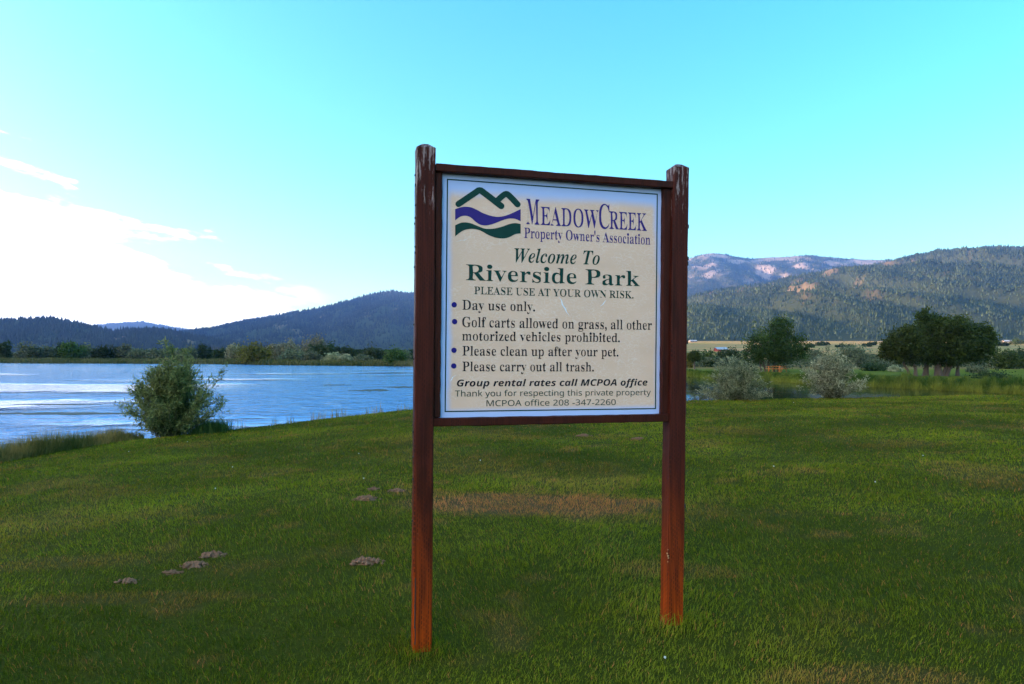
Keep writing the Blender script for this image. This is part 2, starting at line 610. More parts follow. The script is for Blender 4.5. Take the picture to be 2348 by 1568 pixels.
def land_z(px, D):
    """ground of the far side: level by the water, rising slowly to the foot of the hills"""
    Ds = shore_D(px)
    s = D - Ds
    right = sstep(px, 900, 1500)
    zb = -1.12 * (1 - right) + (-.86) * right
    z = WZ - .5 + (zb - WZ + .5) * sstep(s, -2.5, 2.5)
    zt = 2.5 * (1 - right) + 25.0 * right
    z = z + (zt - zb) * np.clip((D - 150) / 1100, 0, 4) ** 1.0 * (D > 150)
    return z


pxs = np.linspace(-900, 3300, 260)
ds = np.concatenate([np.linspace(-3, 4, 12), np.geomspace(5, 250, 50), np.geomspace(270, 5200, 50)])
DD, PX = np.meshgrid(ds, pxs, indexing='ij')
DD = shore_D(PX) + DD
LX = (PX - 1173.5) / F * DD
LZ = land_z(PX, DD) + .25 * (fbm(LX * .05, DD * .05, 40, 4) - .5) * sstep(DD - shore_D(PX), 2, 30)
fo = obj('valley_floor', mesh('valley_floor', np.stack([LX, DD, LZ], -1).reshape(-1, 3), grid_faces(*DD.shape), M['valley'], smooth=True))
tag(fo, kind='structure')


def land_at(px, D):
    return float(land_z(np.array(px, float), np.array(D, float)))


# ------------------------------------------------------------------ setting: hills with their woods
def cones(name, pos, hgt, wid, tint, mat, sides=5):
    n = len(pos)
    ang = np.linspace(0, 2 * np.pi, sides, endpoint=False)
    rot = RNG.uniform(0, 6.28, n)
    v = np.zeros((n, sides + 1, 3), np.float32)
    jit = RNG.uniform(.75, 1.25, (n, sides))
    v[:, 1:, 0] = pos[:, None, 0] + np.cos(ang[None] + rot[:, None]) * wid[:, None] * jit
    v[:, 1:, 1] = pos[:, None, 1] + np.sin(ang[None] + rot[:, None]) * wid[:, None] * jit
    v[:, 1:, 2] = pos[:, None, 2] + (hgt * .06)[:, None]
    v[:, 0, :] = pos
    v[:, 0, 2] += hgt
    k = np.arange(sides)
    f = np.stack([np.zeros(sides, int), 1 + k, 1 + (k + 1) % sides], -1)
    faces = (np.arange(n)[:, None, None] * (sides + 1) + f[None]).reshape(-1, 3)
    tt = np.repeat(tint, sides + 1)
    return obj(name, mesh(name, v.reshape(-1, 3), faces, mat, {'tint': tt}))


def hill(name, crest, D1, D0, py0, mat, ntree, amp, seed, spur=8.0, treeh=(10, 19), bare_f=None, prof=1.0, nx=150, ns=46, lo_s=0.02, needles='conifer'):
    crest = np.array(crest, float)
    px = np.linspace(crest[0, 0], crest[-1, 0], nx)
    ss = np.concatenate([np.linspace(-.08, 1, ns), [1.06, 1.18, 1.35]])

    def surf(S, X):
        D = D0 + (D1 - D0) * S
        pc = np.interp(X, crest[:, 0], crest[:, 1])
        zc = CAMZ + (812 - pc) / F * D1
        z0 = CAMZ + (812 - py0) / F * D0
        Sc = np.clip(S, 0, 1)
        z = z0 + (zc - z0) * Sc ** prof
        u = (X - 1173.5) / F * D
        k = spur / (D1 - D0)
        q = u * k + 1.3 * (fbm(u * k * .5, S * 2.0, seed + 4, 2) - .5) + S * .8
        rid = 1 - np.abs(2 * fbm(q, S * 1.3, seed, 4, .55) - 1)
        win = np.sin(np.pi * np.clip(S, 0, 1)) ** .8
        z = z + amp * win * (rid - .80) + amp * .25 * win * (fbm(u * k * 4, S * 9, seed + 7, 3) - .5)
        z = z + amp * .06 * (fbm(X * .06, X * 0, seed + 9, 4) - .5) * np.clip(S, 0, 1)
        z = np.where(S < 0, z0 + S * (D1 - D0) * .35, z)
        z = np.where(S > 1, zc - (S - 1) * (D1 - D0) * .45, z)
        return u, D, z
    S, X = np.meshgrid(ss, px, indexing='ij')
    U, D, Z = surf(S, X)
    bare = bare_f(X, S) if bare_f else np.zeros_like(S)
    o = obj(name, mesh(name, np.stack([U, D, Z], -1).reshape(-1, 3), grid_faces(*S.shape), mat, {'bare': bare.ravel()}, smooth=True))
    tag(o, kind='structure')
    # trees
    s = RNG.uniform(0.0, 1.0, int(ntree * 1.25)) ** .95
    x = RNG.uniform(px[0], px[-1], len(s))
    dens = .30 + .9 * sstep(fbm(x * .03, s * 9, seed + 20, 4), .36, .56)
    bb = bare_f(x, s) if bare_f else np.zeros_like(s)
    keep = RNG.uniform(0, 1, len(s)) < dens * (1 - .93 * bb)
    s, x, bb = s[keep], x[keep], bb[keep]
    # a dense row along the skyline
    xs = RNG.uniform(px[0], px[-1], int(nx * 3.0))
    cb = bare_f(xs, np.ones_like(xs)) if bare_f else np.zeros_like(xs)
    xs = xs[RNG.uniform(0, 1, len(xs)) > cb * .9]
    s = np.concatenate([s, RNG.uniform(.985, 1.0, len(xs))])
    x = np.concatenate([x, xs])
    u, d, z = surf(s, x)
    h = RNG.uniform(treeh[0], treeh[1], len(s)) * (.62 + .38 * np.clip(s * 2, 0, 1)) * (.7 + .6 * RNG.uniform(0, 1, len(s)) ** 2)
    tint = np.clip(fbm(x * .05, s * 14, seed + 30, 3) * 1.2 - .35 + RNG.uniform(-.3, .5, len(s)), 0, 1)
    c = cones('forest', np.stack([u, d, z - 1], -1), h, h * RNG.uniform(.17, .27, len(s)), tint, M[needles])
    tag(c, kind='stuff')
    return o


def bare_left(X, S):
    return sstep(fbm(X * .03, S * 7, 61, 3), .58, .68) * sstep(S, .25, .5) * sstep(X, 180, 260) * sstep(S, .97, .85) * .9


def bare_right(X, S):
    return sstep(fbm(X * .022, S * 9, 71, 4), .62, .72) * sstep(S, .12, .3) * .55


def bare_back(X, S):
    n = fbm(X * .035, S * 10, 81, 4)
    top = sstep(S, .35, .95)
    b_ = sstep(n + top * .20, .64, .78)
    g = sstep(np.abs(X - 1648) + 900 * np.abs(S - .95), 48, 20)
    g2 = sstep(np.abs(X - 1985) + 300 * np.abs(S - .9), 95, 40)
    return np.clip(np.maximum(b_ * .85, np.maximum(g, g2)), 0, 1)


def bare_mid(X, S):
    return sstep(fbm(X * .02, S * 8, 91, 4), .64, .72) * .55


hill('far_ridge', [(40, 752), (120, 730), (150, 736), (200, 748), (260, 741), (325, 737), (360, 744), (400, 750), (440, 757), (520, 756), (600, 764), (700, 780)], 8200, 6800, 790, M['hill'], 5000, 60, 11, 5, (16, 26), None, needles='shaded_conifer')
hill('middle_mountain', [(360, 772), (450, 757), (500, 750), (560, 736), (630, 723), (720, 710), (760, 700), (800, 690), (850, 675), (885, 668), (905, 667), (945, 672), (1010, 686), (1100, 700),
                         (1200, 714), (1320, 722), (1450, 735), (1600, 752), (1760, 776), (1900, 800)], 4600, 2300, 799, M['hill'], 26000, 90, 12, 7, (13, 23), bare_mid, prof=.95, needles='shaded_conifer')
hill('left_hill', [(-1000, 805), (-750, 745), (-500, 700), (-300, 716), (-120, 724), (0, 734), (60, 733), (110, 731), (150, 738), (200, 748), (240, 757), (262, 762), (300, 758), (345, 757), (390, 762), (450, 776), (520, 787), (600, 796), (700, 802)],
     2300, 1350, 806, M['hill'], 16000, 26, 13, 6, (11, 18), bare_left, needles='shaded_conifer')
hill('granite_mountain', [(1080, 711), (1160, 704), (1260, 676), (1380, 640), (1500, 615), (1580, 593), (1610, 583), (1635, 580), (1660, 582), (1695, 590), (1725, 593), (1760, 590), (1800, 588), (1850, 585), (1890, 588), (1930, 592), (2000, 595), (2090, 598),
                          (2200, 604), (2400, 610), (2700, 640), (3000, 711)], 6600, 4300, 710, M['granite'], 40000, 150, 14, 8, (12, 22), bare_back, prof=.9)
hill('right_mountain', [(1040, 782), (1120, 776), (1220, 764), (1330, 745), (1450, 715), (1560, 690), (1650, 672), (1720, 660), (1800, 643), (1880, 628), (1950, 617), (2020, 607), (2090, 594), (2140, 583), (2200, 574), (2260, 568), (2347, 570), (2500, 562), (2700, 575), (3000, 600), (3300, 670), (3600, 778)],
     3900, 1350, 779, M['hill'], 130000, 190, 15, 9, (9, 16), bare_right, prof=.85, nx=220, ns=64)
# the ridge west of the park (outside the frame) that already hides the low sun
rv, = [[]]
ths_r = np.linspace(-150, -46, 60)
rr = np.linspace(560, 1500, 24)
TH, RD = np.meshgrid(np.radians(ths_r), rr, indexing='ij')
hz = 175 * np.sin(np.pi * np.clip((RD - 560) / 940, 0, 1)) ** 1.2 * sstep(np.degrees(TH), -46, -58) * sstep(np.degrees(TH), -150, -128)
hz = hz * (.8 + .4 * fbm(TH * 6, RD * .004, 50, 3)) + 2 - 6 * (hz < 1)
ro = obj('western_ridge', mesh('western_ridge', np.stack([RD * np.sin(TH), RD * np.cos(TH), hz], -1).reshape(-1, 3), grid_faces(*RD.shape), M['hill'], {'bare': np.zeros(RD.size)}, smooth=True))
tag(ro, kind='structure')

# added unseen mountain north-west of it, shaped to shade the left hills
yy = np.linspace(700, 5700, 70)
qq = np.linspace(-1.0, 1.0, 31)
QQ, YY = np.meshgrid(qq, yy, indexing='ij')
hx = (200 + (YY - 1500) * .235) * sstep(YY, 700, 1500) * sstep(YY, 5700, 4700)
cx_ = -(600 + .82 * YY)
wx = np.where(QQ > 0, np.minimum(-.80 * YY - cx_, 720), 1400)
HZ = np.maximum(hx, 0) * (1 - np.abs(QQ)) ** .9 * (.93 + .14 * fbm(YY * .003, QQ * 2, 52, 3)) + 2
no = obj('shade_mountain', mesh('shade_mountain', np.stack([cx_ + QQ * wx, YY, HZ], -1).reshape(-1, 3), grid_faces(*QQ.shape), M['hill'], {'bare': np.zeros(QQ.size)}, smooth=True))
tag(no, kind='structure')

# air
hb = MB()
hb.box((0, 3400, 640), (14000, 13600, 1290))
hm = bpy.data.materials.new('air')
hm.use_nodes = True
hn = hm.node_tree
hn.nodes.remove(hn.nodes['Principled BSDF'])
pv = hn.nodes.new('ShaderNodeVolumePrincipled')
pv.inputs['Color'].default_value = (.18, .38, 1.0, 1)
pv.inputs['Density'].default_value = 7.5e-5
pv.inputs['Anisotropy'].default_value = .3
hn.links.new(pv.outputs[0], hn.nodes['Material Output'].inputs['Volume'])
tag(hb.build('haze', hm), kind='stuff')


# ------------------------------------------------------------------ vegetation
def quads(c, d, n, ln, wd):
    """leaf rhombs: centre c, direction d, side n, length, width"""
    k = len(c)
    v = np.empty((k, 4, 3), np.float32)
    v[:, 0] = c - d * (ln * .5)[:, None]
    v[:, 1] = c + n * (wd * .5)[:, None]
    v[:, 2] = c + d * (ln * .5)[:, None]
    v[:, 3] = c - n * (wd * .5)[:, None]
    return v.reshape(-1, 3), np.arange(k * 4).reshape(-1, 4)


def unit(a):
    return a / np.maximum(np.linalg.norm(a, axis=1, keepdims=True), 1e-6)


def crown_mesh(name, mat, blobs, n, ln, wd, seed, clump=.16, nclump=60, droop=0.0, up=.0, fill=.5):
    """foliage spread over many leaf clumps inside the given ellipsoids (cx,cy,cz,rx,ry,rz)"""
    g = np.random.default_rng(seed)
    blobs = np.array(blobs, float)
    vol = (blobs[:, 3] * blobs[:, 4] * blobs[:, 5]) ** .75
    bi = g.choice(len(blobs), nclump, p=vol / vol.sum())
    d = unit(g.normal(size=(nclump, 3)))
    r = g.uniform(fill, 1.0, nclump) ** .6
    cc = blobs[bi, :3] + d * r[:, None] * blobs[bi, 3:]
    ct = g.uniform(0, 1, nclump)
    cs = g.uniform(.6, 1.4, nclump) * clump
    wts = g.uniform(.3, 1.6, nclump)
    li = g.choice(nclump, n, p=wts / wts.sum())
    rad = blobs[bi[li], 3:].mean(1)
    c = cc[li] + g.normal(size=(n, 3)) * (cs[li] * rad)[:, None]
    c[:, 2] = np.maximum(c[:, 2], .05 + g.uniform(0, .3, n) * ln)
    dr = unit(g.normal(size=(n, 3)) + np.array([0, 0, up - droop]))
    nn = unit(np.cross(dr, g.normal(size=(n, 3))))
    v, f = quads(c, dr, nn, ln * g.uniform(.6, 1.4, n), wd * g.uniform(.6, 1.4, n))
    tint = np.clip(ct[li] * .6 + g.uniform(-.1, .5, n), 0, 1)
    return mesh(name, v, f, mat, {'tint': np.repeat(tint, 4)})


def bush_blobs(g, w_, h, lobes=6, flat=.55):
    bl = []
    for i in range(lobes):
        a = g.uniform(0, 6.28)
        q = g.uniform(.15, .6) * w_ * .5
        hh = h * (1.0 if i == 0 else g.uniform(.72, 1.0)) * (1 - .30 * q / (w_ * .5))
        bl.append((q * math.cos(a), q * math.sin(a), hh * .5, w_ * g.uniform(.26, .36), w_ * g.uniform(.26, .36), hh * .52))
    return bl


def far_bush(px, top, base, wpx, D, mat, label, cat='bush', name='willow_bush', group=None, seed=None, n=None, flat=0):
    seed = int(px * 7 + top) if seed is None else seed
    g = np.random.default_rng(seed)
    x = (px - 1173.5) / F * D
    z = land_at(px, D)
    ztop = CAMZ + (812 - top) / F * D
    h = max(ztop - z, .4)
    ww = wpx / F * D
    n = n or int(np.clip(ww * h * 160, 1200, 4200))
    s = max(.0019 * D, .12)
    me = crown_mesh(name, M[mat], bush_blobs(g, ww, h, 9), n, s * 1.5, s * .9, seed, .2, 170, .0, .3, .2)
    o = obj(name, me, None, (x, D, z - .05))
    return tag(o, label, cat, group)


G_far = 'willows and bushes along the far lake shore'
FAR = [  # px, top, base, width, depth behind the shore, material, label
    (13, 776, 826, 20, 25, 'bush_dark', 'narrow dark pointed bush on the far lake shore at the photo\'s left edge', 'dark_bush'),
    (62, 787, 826, 64, 22, 'bush_grey', 'broad rounded grey-green willow, the leftmost big round bush on the far shore', 'willow_bush'),
    (108, 793, 826, 48, 30, 'bush_grey', 'dull grey-brown low bush between the leftmost round willow and a dark pointed tree', 'willow_bush'),
    (139, 779, 826, 18, 28, 'bush_dark', 'very dark slender pointed tree touching the left side of a dark green willow', 'dark_bush'),
    (163, 777, 826, 50, 26, 'bush_green', 'tall dark green willow just right of the slender pointed tree on far shore', 'willow_bush'),
    (205, 789, 826, 56, 34, 'bush_grey', 'grey-green bush just right of the tall dark green willow', 'willow_bush'),
    (240, 789, 826, 56, 24, 'bush_dark', 'dark flat-topped bush on the far shore left of the near leafy shrub', 'dark_bush'),
    (282, 789, 826, 46, 30, 'bush_grey', 'grey-green domed bush between two dark bushes left of the near shrub', 'willow_bush'),
    (318, 797, 826, 50, 22, 'bush_grey', 'low pale grey bush on far shore, left one of two pale low ones', 'willow_bush'),
    (358, 797, 826, 60, 24, 'bush_grey', 'low wide pale grey bush on far shore seen left of the near shrub tip', 'willow_bush'),
    (395, 794, 826, 34, 32, 'bush_green', 'small dark bush behind the upright tip of the near leafy shrub', 'willow_bush'),
    (428, 793, 826, 50, 28, 'bush_grey', 'grey-green bush on far shore directly behind the near shrub tip', 'willow_bush'),
    (468, 790, 826, 46, 34, 'bush_dark', 'dark bush on far shore just right of the near shrub tip', 'dark_bush'),
    (503, 795, 826, 40, 30, 'bush_dark', 'dark brownish bush second to the right of the near shrub tip', 'dark_bush'),
    (540, 782, 827, 42, 30, 'bush_pale', 'pale topped willow peeking out left of the big olive-brown bush', 'willow_bush'),
    (581, 778, 836, 84, 3, 'bush_olive', 'big rounded olive-brown bush at the water\'s edge of the far shore', 'olive_bush'),
    (624, 786, 826, 40, 36, 'bush_pale', 'small pale willow standing just right of the big olive-brown bush', 'willow_bush'),
    (657, 775, 826, 56, 40, 'bush_pale', 'tall pale silvery willow, left one of the two tall pale ones', 'willow_bush'),
    (722, 768, 826, 84, 44, 'bush_pale', 'tallest and broadest pale silvery willow on the far shore', 'willow_bush'),
    (744, 783, 826, 84, 36, 'bush_dark', 'wide dark bush in front of the broadest pale willow', 'dark_bush'),
    (791, 790, 826, 50, 36, 'bush_dark', 'dark bush just right of the broadest pale willow', 'dark_bush'),
    (672, 803, 828, 86, 22, 'bush_grey', 'long low grey bush in front of the two tall pale willows', 'willow_bush'),
    (716, 802, 828, 44, 18, 'bush_grey', 'small domed grey bush below the broadest pale willow', 'willow_bush'),
    (762, 804, 828, 40, 18, 'bush_pale', 'small pale sage bush below the wide dark bush, the left one of two', 'willow_bush'),
    (793, 806, 828, 38, 18, 'bush_pale', 'small pale sage bush below the wide dark bush, the right one of two', 'willow_bush'),
    (832, 811, 829, 44, 14, 'bush_grey', 'very low pale scrub at the foot of the dark bush near the sign', 'willow_bush'),
    (852, 790, 828, 66, 34, 'bush_dark', 'dark rounded bush midway between broadest pale willow and left signpost', 'dark_bush'),
    (905, 792, 839, 62, 4, 'bush_green', 'bright green round bush at the water\'s edge beside the left signpost', 'willow_bush'),
    (930, 798, 832, 36, 26, 'bush_grey', 'grey bush half hidden behind the left signpost', 'willow_bush'),
]
for px, top, base, ww, back, mat, label, nm in FAR:
    far_bush(px, top, base, ww, float(shore_D(px)) + back, mat, label, 'bush', nm, G_far)

n = 38000
px = RNG.uniform(-400, 1420, n)
D = shore_D(px) + RNG.uniform(44, 62, n)
topz = 3.4 + 2.2 * (fbm(px * .02, px * 0, 171, 3) - .5) * 2 + .8 * (fbm(px * .12, px * 0, 172, 2) - .5)
zz = RNG.uniform(0, 1, n) ** .8 * np.maximum(topz, 1.5)
c_ = np.stack([(px - 1173.5) / F * D, D, land_z(px, D) + zz], -1)
d_ = unit(RNG.normal(size=(n, 3)))
v, f = quads(c_, d_, unit(np.cross(d_, RNG.normal(size=(n, 3)))), RNG.uniform(.5, 1.1, n), RNG.uniform(.3, .6, n))
o = obj('thicket', mesh('thicket', v, f, M['bush_dark'], {'tint': np.repeat(np.clip(fbm(px * .03, zz * .2, 173, 3) * 1.2 - .2 + RNG.uniform(-.2, .2, n), 0, 1), 4)}))
tag(o, 'continuous dark thicket behind the willows of the far lake shore', None, None, 'stuff')

n = 19000
px = RNG.uniform(1340, 2600, n)
D = RNG.uniform(112, 150, n)
topz = np.maximum(1.5 + 3.2 * (fbm(px * .02, D * .05, 181, 3) - .5) + .8 * (fbm(px * .1, D * .1, 182, 2) - .5), .3)
zz = RNG.uniform(0, 1, n) ** .8 * topz
c_ = np.stack([(px - 1173.5) / F * D, D, land_z(px, D) + zz], -1)
d_ = unit(RNG.normal(size=(n, 3)))
v, f = quads(c_, d_, unit(np.cross(d_, RNG.normal(size=(n, 3)))), RNG.uniform(.3, .7, n), RNG.uniform(.2, .4, n))
o = obj('thicket', mesh('thicket', v, f, M['bush_grey'], {'tint': np.repeat(np.clip(fbm(px * .03, D * .1, 183, 3) * 1.3 - .35 + RNG.uniform(-.2, .2, n), 0, 1), 4)}))
tag(o, 'low grey-green thicket behind the trees beyond the pond', None, None, 'stuff')

G_r = 'bushes beyond the pond'
RIGHT = [
    (1581, 803, 18, 110, 'bush_olive', 'small olive bush right beside the right signpost beyond the pond', 'olive_bush'),
    (1622, 797, 38, 118, 'bush_green', 'yellow-green rounded bush in front of the pale roofed shed', 'willow_bush'),
    (1672, 788, 66, 125, 'bush_dark', 'dark olive bush filling the gap left of the lone willow tree', 'dark_bush'),
    (1722, 836, 22, 92, 'bush_dark', 'tiny dark shrub on the grass left of the picnic table', 'dark_bush'),
    (1872, 797, 56, 150, 'bush_grey', 'grey-green bush right of the lone willow tree, before the fields', 'willow_bush'),
    (1955, 785, 100, 118, 'bush_grey', 'large grey-green willow bush between the lone tree and the tree clump', 'willow_bush'),
    (1998, 830, 64, 92, 'bush_dark', 'low dark bluish bush at the left foot of the tree clump', 'dark_bush'),
    (2050, 838, 36, 88, 'bush_pale', 'low pale bush under the left crown of the tree clump', 'willow_bush'),
    (2235, 838, 44, 82, 'bush_grey', 'low grey bush under the right crown of the tree clump', 'willow_bush'),
    (2290, 796, 90, 105, 'bush_green', 'rounded green bush just right of the tree clump', 'willow_bush'),
    (2345, 792, 80, 112, 'bush_dark', 'dark bush at the photo\'s right edge beyond the pond', 'dark_bush'),
    (2275, 851, 90, 62, 'bush_dark', 'low dark hedge-like shrub on the bank right of the tree clump', 'dark_bush'),
    (1900, 826, 50, 96, 'bush_olive', 'low brownish bush behind the right silvery shrub', 'olive_bush'),
]
for px, top, ww, D, mat, label, nm in RIGHT:
    far_bush(px, top, 0, ww, D, mat, label, 'bush', nm, G_r)

# shrubs dotted over the distant fields
G_s = 'dark shrubs in the distant fields'
for i, (px, py, D, ww) in enumerate([(1856, 792, 420, 26), (1878, 789, 520, 30), (1893, 788, 540, 26), (1925, 792, 430, 24), (1948, 792, 430, 20), (1990, 791, 450, 30), (2003, 787, 560, 26),
                                     (2285, 788, 560, 34), (2300, 790, 500, 28), (2328, 786, 620, 40), (2340, 783, 700, 30)]):
    z = land_at(px, D)
    g = np.random.default_rng(900 + i)
    wm = ww / F * D
    me = crown_mesh('field_shrub', M['bush_dark'], bush_blobs(g, wm, wm * .34, 7), 700, .9, .6, 900 + i, .18, 40, 0, .2, .3)
    o = obj('field_shrub', me, None, ((px - 1173.5) / F * D, D, z - .05))
    where = ['leftmost', 'second', 'third', 'fourth', 'fifth', 'sixth', 'seventh'][i] + ' from the lone tree, before the tree clump' if i < 7 else ['leftmost', 'second', 'third', 'last'][i - 7] + ' of the four right of the tree clump'
    tag(o, 'dark shrub in the tan field, ' + where, 'shrub', G_s)


def blade_strip(name, mat, pts, h, seed, wid, lean=.25, tint_f=None):
    """grass or reed blades standing at the given points"""
    g = np.random.default_rng(seed)
    n = len(pts)
    hh = h * g.uniform(.45, 1.15, n)
    a = g.uniform(0, 6.28, n)
    le = g.uniform(.05, lean, n) * hh
    wv = np.stack([np.cos(a + 1.57 + g.uniform(-.7, .7, n)), np.sin(a + 1.57), np.zeros(n)], -1) * (wid * .5)
    wv = wv if np.ndim(wid) else wv
    tip = pts + np.stack([np.cos(a) * le, np.sin(a) * le, hh], -1)
    mid = pts + np.stack([np.cos(a) * le * .35, np.sin(a) * le * .35, hh * .55], -1)
    v = np.stack([pts - wv, pts + wv, mid - wv * .8, mid + wv * .8, tip], 1).reshape(-1, 3)
    k = np.arange(n)[:, None, None] * 5
    f = (k + np.array([[0, 1, 3], [0, 3, 2], [2, 3, 4]])[None]).reshape(-1, 3)
    tint = g.uniform(0, 1, n) if tint_f is None else tint_f
    return obj(name, mesh(name, v, f, mat, {'tint': np.repeat(np.clip(tint, 0, 1), 5)}))


# reeds along the far shore of the lake
n = 34000
px = RNG.uniform(-350, 1400, n)
back = RNG.uniform(0, 1, n) ** 1.3 * 26
D = shore_D(px) + back - 2.4
hn_ = .75 + .85 * fbm(px * .05, back * .05, 101, 3)
pts = np.stack([(px - 1173.5) / F * D, D, np.maximum(land_z(px, D), WZ) - .05], -1)
o = blade_strip('reeds', M['reeds'], pts, hn_, 102, .20, .2, fbm(px * .03, back * .1, 103, 3) * 1.5 - .4 + RNG.uniform(-.25, .25, n))
tag(o, 'band of tall green and brown reeds along the far lake shore', None, None, 'stuff')
# tall grass on the pond bank
n = 42000
px = RNG.uniform(1300, 2600, n)
back = RNG.uniform(0, 1, n) ** 1.5 * 9
D = shore_D(px) + back - .3
pts = np.stack([(px - 1173.5) / F * D, D, land_z(px, D) - .04], -1)
hn_ = (.18 + 1.25 * fbm(px * .045, back * .25, 111, 4) ** 2) * (1 - .55 * sstep(back, 3, 8)) * (.6 + .4 * sstep(px, 1800, 2000))
o = blade_strip('bank_grass', M['bank_grass'], pts, hn_, 112, .05, .45, fbm(px * .05, back * .4, 113, 3) * 1.3 - .35 + .55 * sstep(back, 1.6, 0) + RNG.uniform(-.2, .2, n))
tag(o, 'tall yellow-green grass lining the bank of the pond', None, None, 'stuff')
# unmown fringe on the near lake bank, left of the shrub
n = 24000
px = RNG.uniform(-200, 330, n)
th = np.degrees(np.arctan((px - 1173.5) / F))
re_, ze_ = edge_at(th)
back = RNG.uniform(-.15, 1.1, n)
rr_ = re_ + back
fx, fy = rr_ * np.sin(np.radians(th)), rr_ * np.cos(np.radians(th))
pts = np.stack([fx, fy, lawn_z(fx, fy) - .02], -1)
hn_ = (.20 + .75 * fbm(px * .02, back * .9, 121, 3)) * (.25 + .75 * sstep(back, -.15, .35)) * (1 - .35 * sstep(px, 230, 330)) + .18 * sstep(back, .4, 1.5)
o = blade_strip('fringe_grass', M['fringe'], pts, hn_, 122, .012, .5, fbm(px * .02, back, 123, 3) * 1.6 - .45 + RNG.uniform(-.25, .3, n))
tag(o, 'unmown brownish grass fringe on the lake bank left of the near shrub', None, None, 'stuff')
n = 3000
px = RNG.uniform(440, 960, n)
th = np.degrees(np.arctan((px - 1173.5) / F))
re_, ze_ = edge_at(th)
back = RNG.uniform(-.05, 1.0, n)
rr_ = re_ + back
fx, fy = rr_ * np.sin(np.radians(th)), rr_ * np.cos(np.radians(th))
keep = fbm(px * .05, back * 0, 131, 3) > .46
pts = np.stack([fx, fy, lawn_z(fx, fy) - .02], -1)[keep]
o = blade_strip('sparse_fringe', M['fringe'], pts, RNG.uniform(.1, .42, n)[keep], 132, .009, .4)
tag(o, 'sparse thin grass stalks along the lawn edge above the lake', None, None, 'stuff')


def stem_shrub(name, label, cat, loc, height, spread, nstem, ntwig, nleaf, leaf, mat, seed, bias=(0, 0), tips=(), dens_low=True, group=None, fall=.48):
    """shrub of arching stems with twigs and narrow leaves: parts stems and foliage"""
    g = np.random.default_rng(seed)
    root = thing(name, label, cat, loc, 0, group)
    sb = MB()
    C_, D_, T_ = [], [], []
    specs = []
    for i in range(nstem):
        a = g.uniform(0, 6.28)
        tilt = g.uniform(.05, 1.12) ** .8
        specs.append((a, tilt * spread, height * g.uniform(.72, 1.0) * (1 - fall * tilt ** 2), .45))
    for (a, sp_, hh) in tips:
        specs.append((a, sp_, hh, .2))
    for (a, sx, hh, tw) in specs:
        b0 = Vector((g.normal() * .1 * spread, g.normal() * .1 * spread, -.05))
        end = Vector((math.cos(a) * sx + bias[0], math.sin(a) * sx + bias[1], hh))
        ctrl = Vector((end.x * .42, end.y * .42, hh * .58))
        pl = []
        for k in range(7):
            q = k / 6
            pl.append(b0 * (1 - q) ** 2 + ctrl * 2 * q * (1 - q) + end * q * q + Vector(g.normal(size=3)) * .015)
        sb.tube(pl, [.014 * (1 - .85 * k / 6) * height / 1.8 for k in range(7)], 4, False)
        for j in range(ntwig if tw > .3 else int(ntwig * .55)):
            q = g.uniform(.12, 1.0) if dens_low else g.uniform(.3, 1)
            k = min(int(q * 6), 5)
            f = q * 6 - k
            p0 = pl[k].lerp(pl[k + 1], f)
            dirn = (pl[k + 1] - pl[k]).normalized()
            td = (dirn * .9 + Vector(g.normal(size=3)) * .55 + Vector((0, 0, .25))).normalized()
            tl = g.uniform(.12, .34) * height / 1.8 * (1.0 if tw > .3 else .6)
            sb.tube([p0, p0 + td * tl], [.004, .0015], 3, False)
            m_ = int(nleaf * g.uniform(.6, 1.4))
            q2 = g.uniform(.1, 1.08, m_)
            C_.append(np.array(p0)[None] + np.array(td)[None] * (q2 * tl)[:, None] + g.normal(size=(m_, 3)) * .022)
            D_.append(np.array(td)[None] * .8 + g.normal(size=(m_, 3)) * .75)
            T_.append(np.clip(g.uniform(0, 1) * .5 + q * .25 + g.uniform(-.25, .4, m_), 0, 1))
    C_ = np.concatenate(C_)
    D_ = unit(np.concatenate(D_))
    T_ = np.concatenate(T_)
    C_ = C_ + D_ * leaf[0] * .5
    N_ = unit(np.cross(D_, g.normal(size=C_.shape)))
    keep = C_[:, 2] > .0
    v, f = quads(C_[keep], D_[keep], N_[keep], leaf[0] * g.uniform(.6, 1.3, keep.sum()), leaf[1] * g.uniform(.7, 1.3, keep.sum()))
    sb.build('stems', M['stem'], root)
    obj('foliage', mesh('foliage', v, f, mat, {'tint': np.repeat(T_[keep], 4)}), root)
    return root


def ground(px, Y):
    x = (px - 1173.5) / F * Y
    return Vector((x, Y, float(lawn_z(np.array([x]), np.array([Y]))[0])))


p = ground(392, 16.0)
stem_shrub('willow_shrub', 'leafy grey-green willow shrub on the near lake bank left of the sign', 'shrub', p, 1.92, 1.02, 110, 18, 17, (.10, .022), M['willow_near'], 5, fall=.52,
           bias=(.05, 0), tips=[(1.0, .45, 2.35), (.6, .35, 2.2), (1.4, .42, 2.25), (.9, .5, 2.1), (2.2, .25, 2.2), (2.8, .2, 2.3), (.3, 1.2, 1.75), (.1, 1.3, 1.65)])
# low grass clump at its right foot
gp = ground(480, 16.4)
pts = np.stack([RNG.normal(gp.x, .22, 1600), RNG.normal(gp.y, .2, 1600), np.full(1600, gp.z - .03)], -1)
pts[:, 2] = lawn_z(pts[:, 0], pts[:, 1]) - .02
o = blade_strip('grass_clump', M['bush_green'], pts, .34, 141, .013, .5)
tag(o, 'dark green clump of tall grass at the right foot of the near willow shrub', 'grass clump')

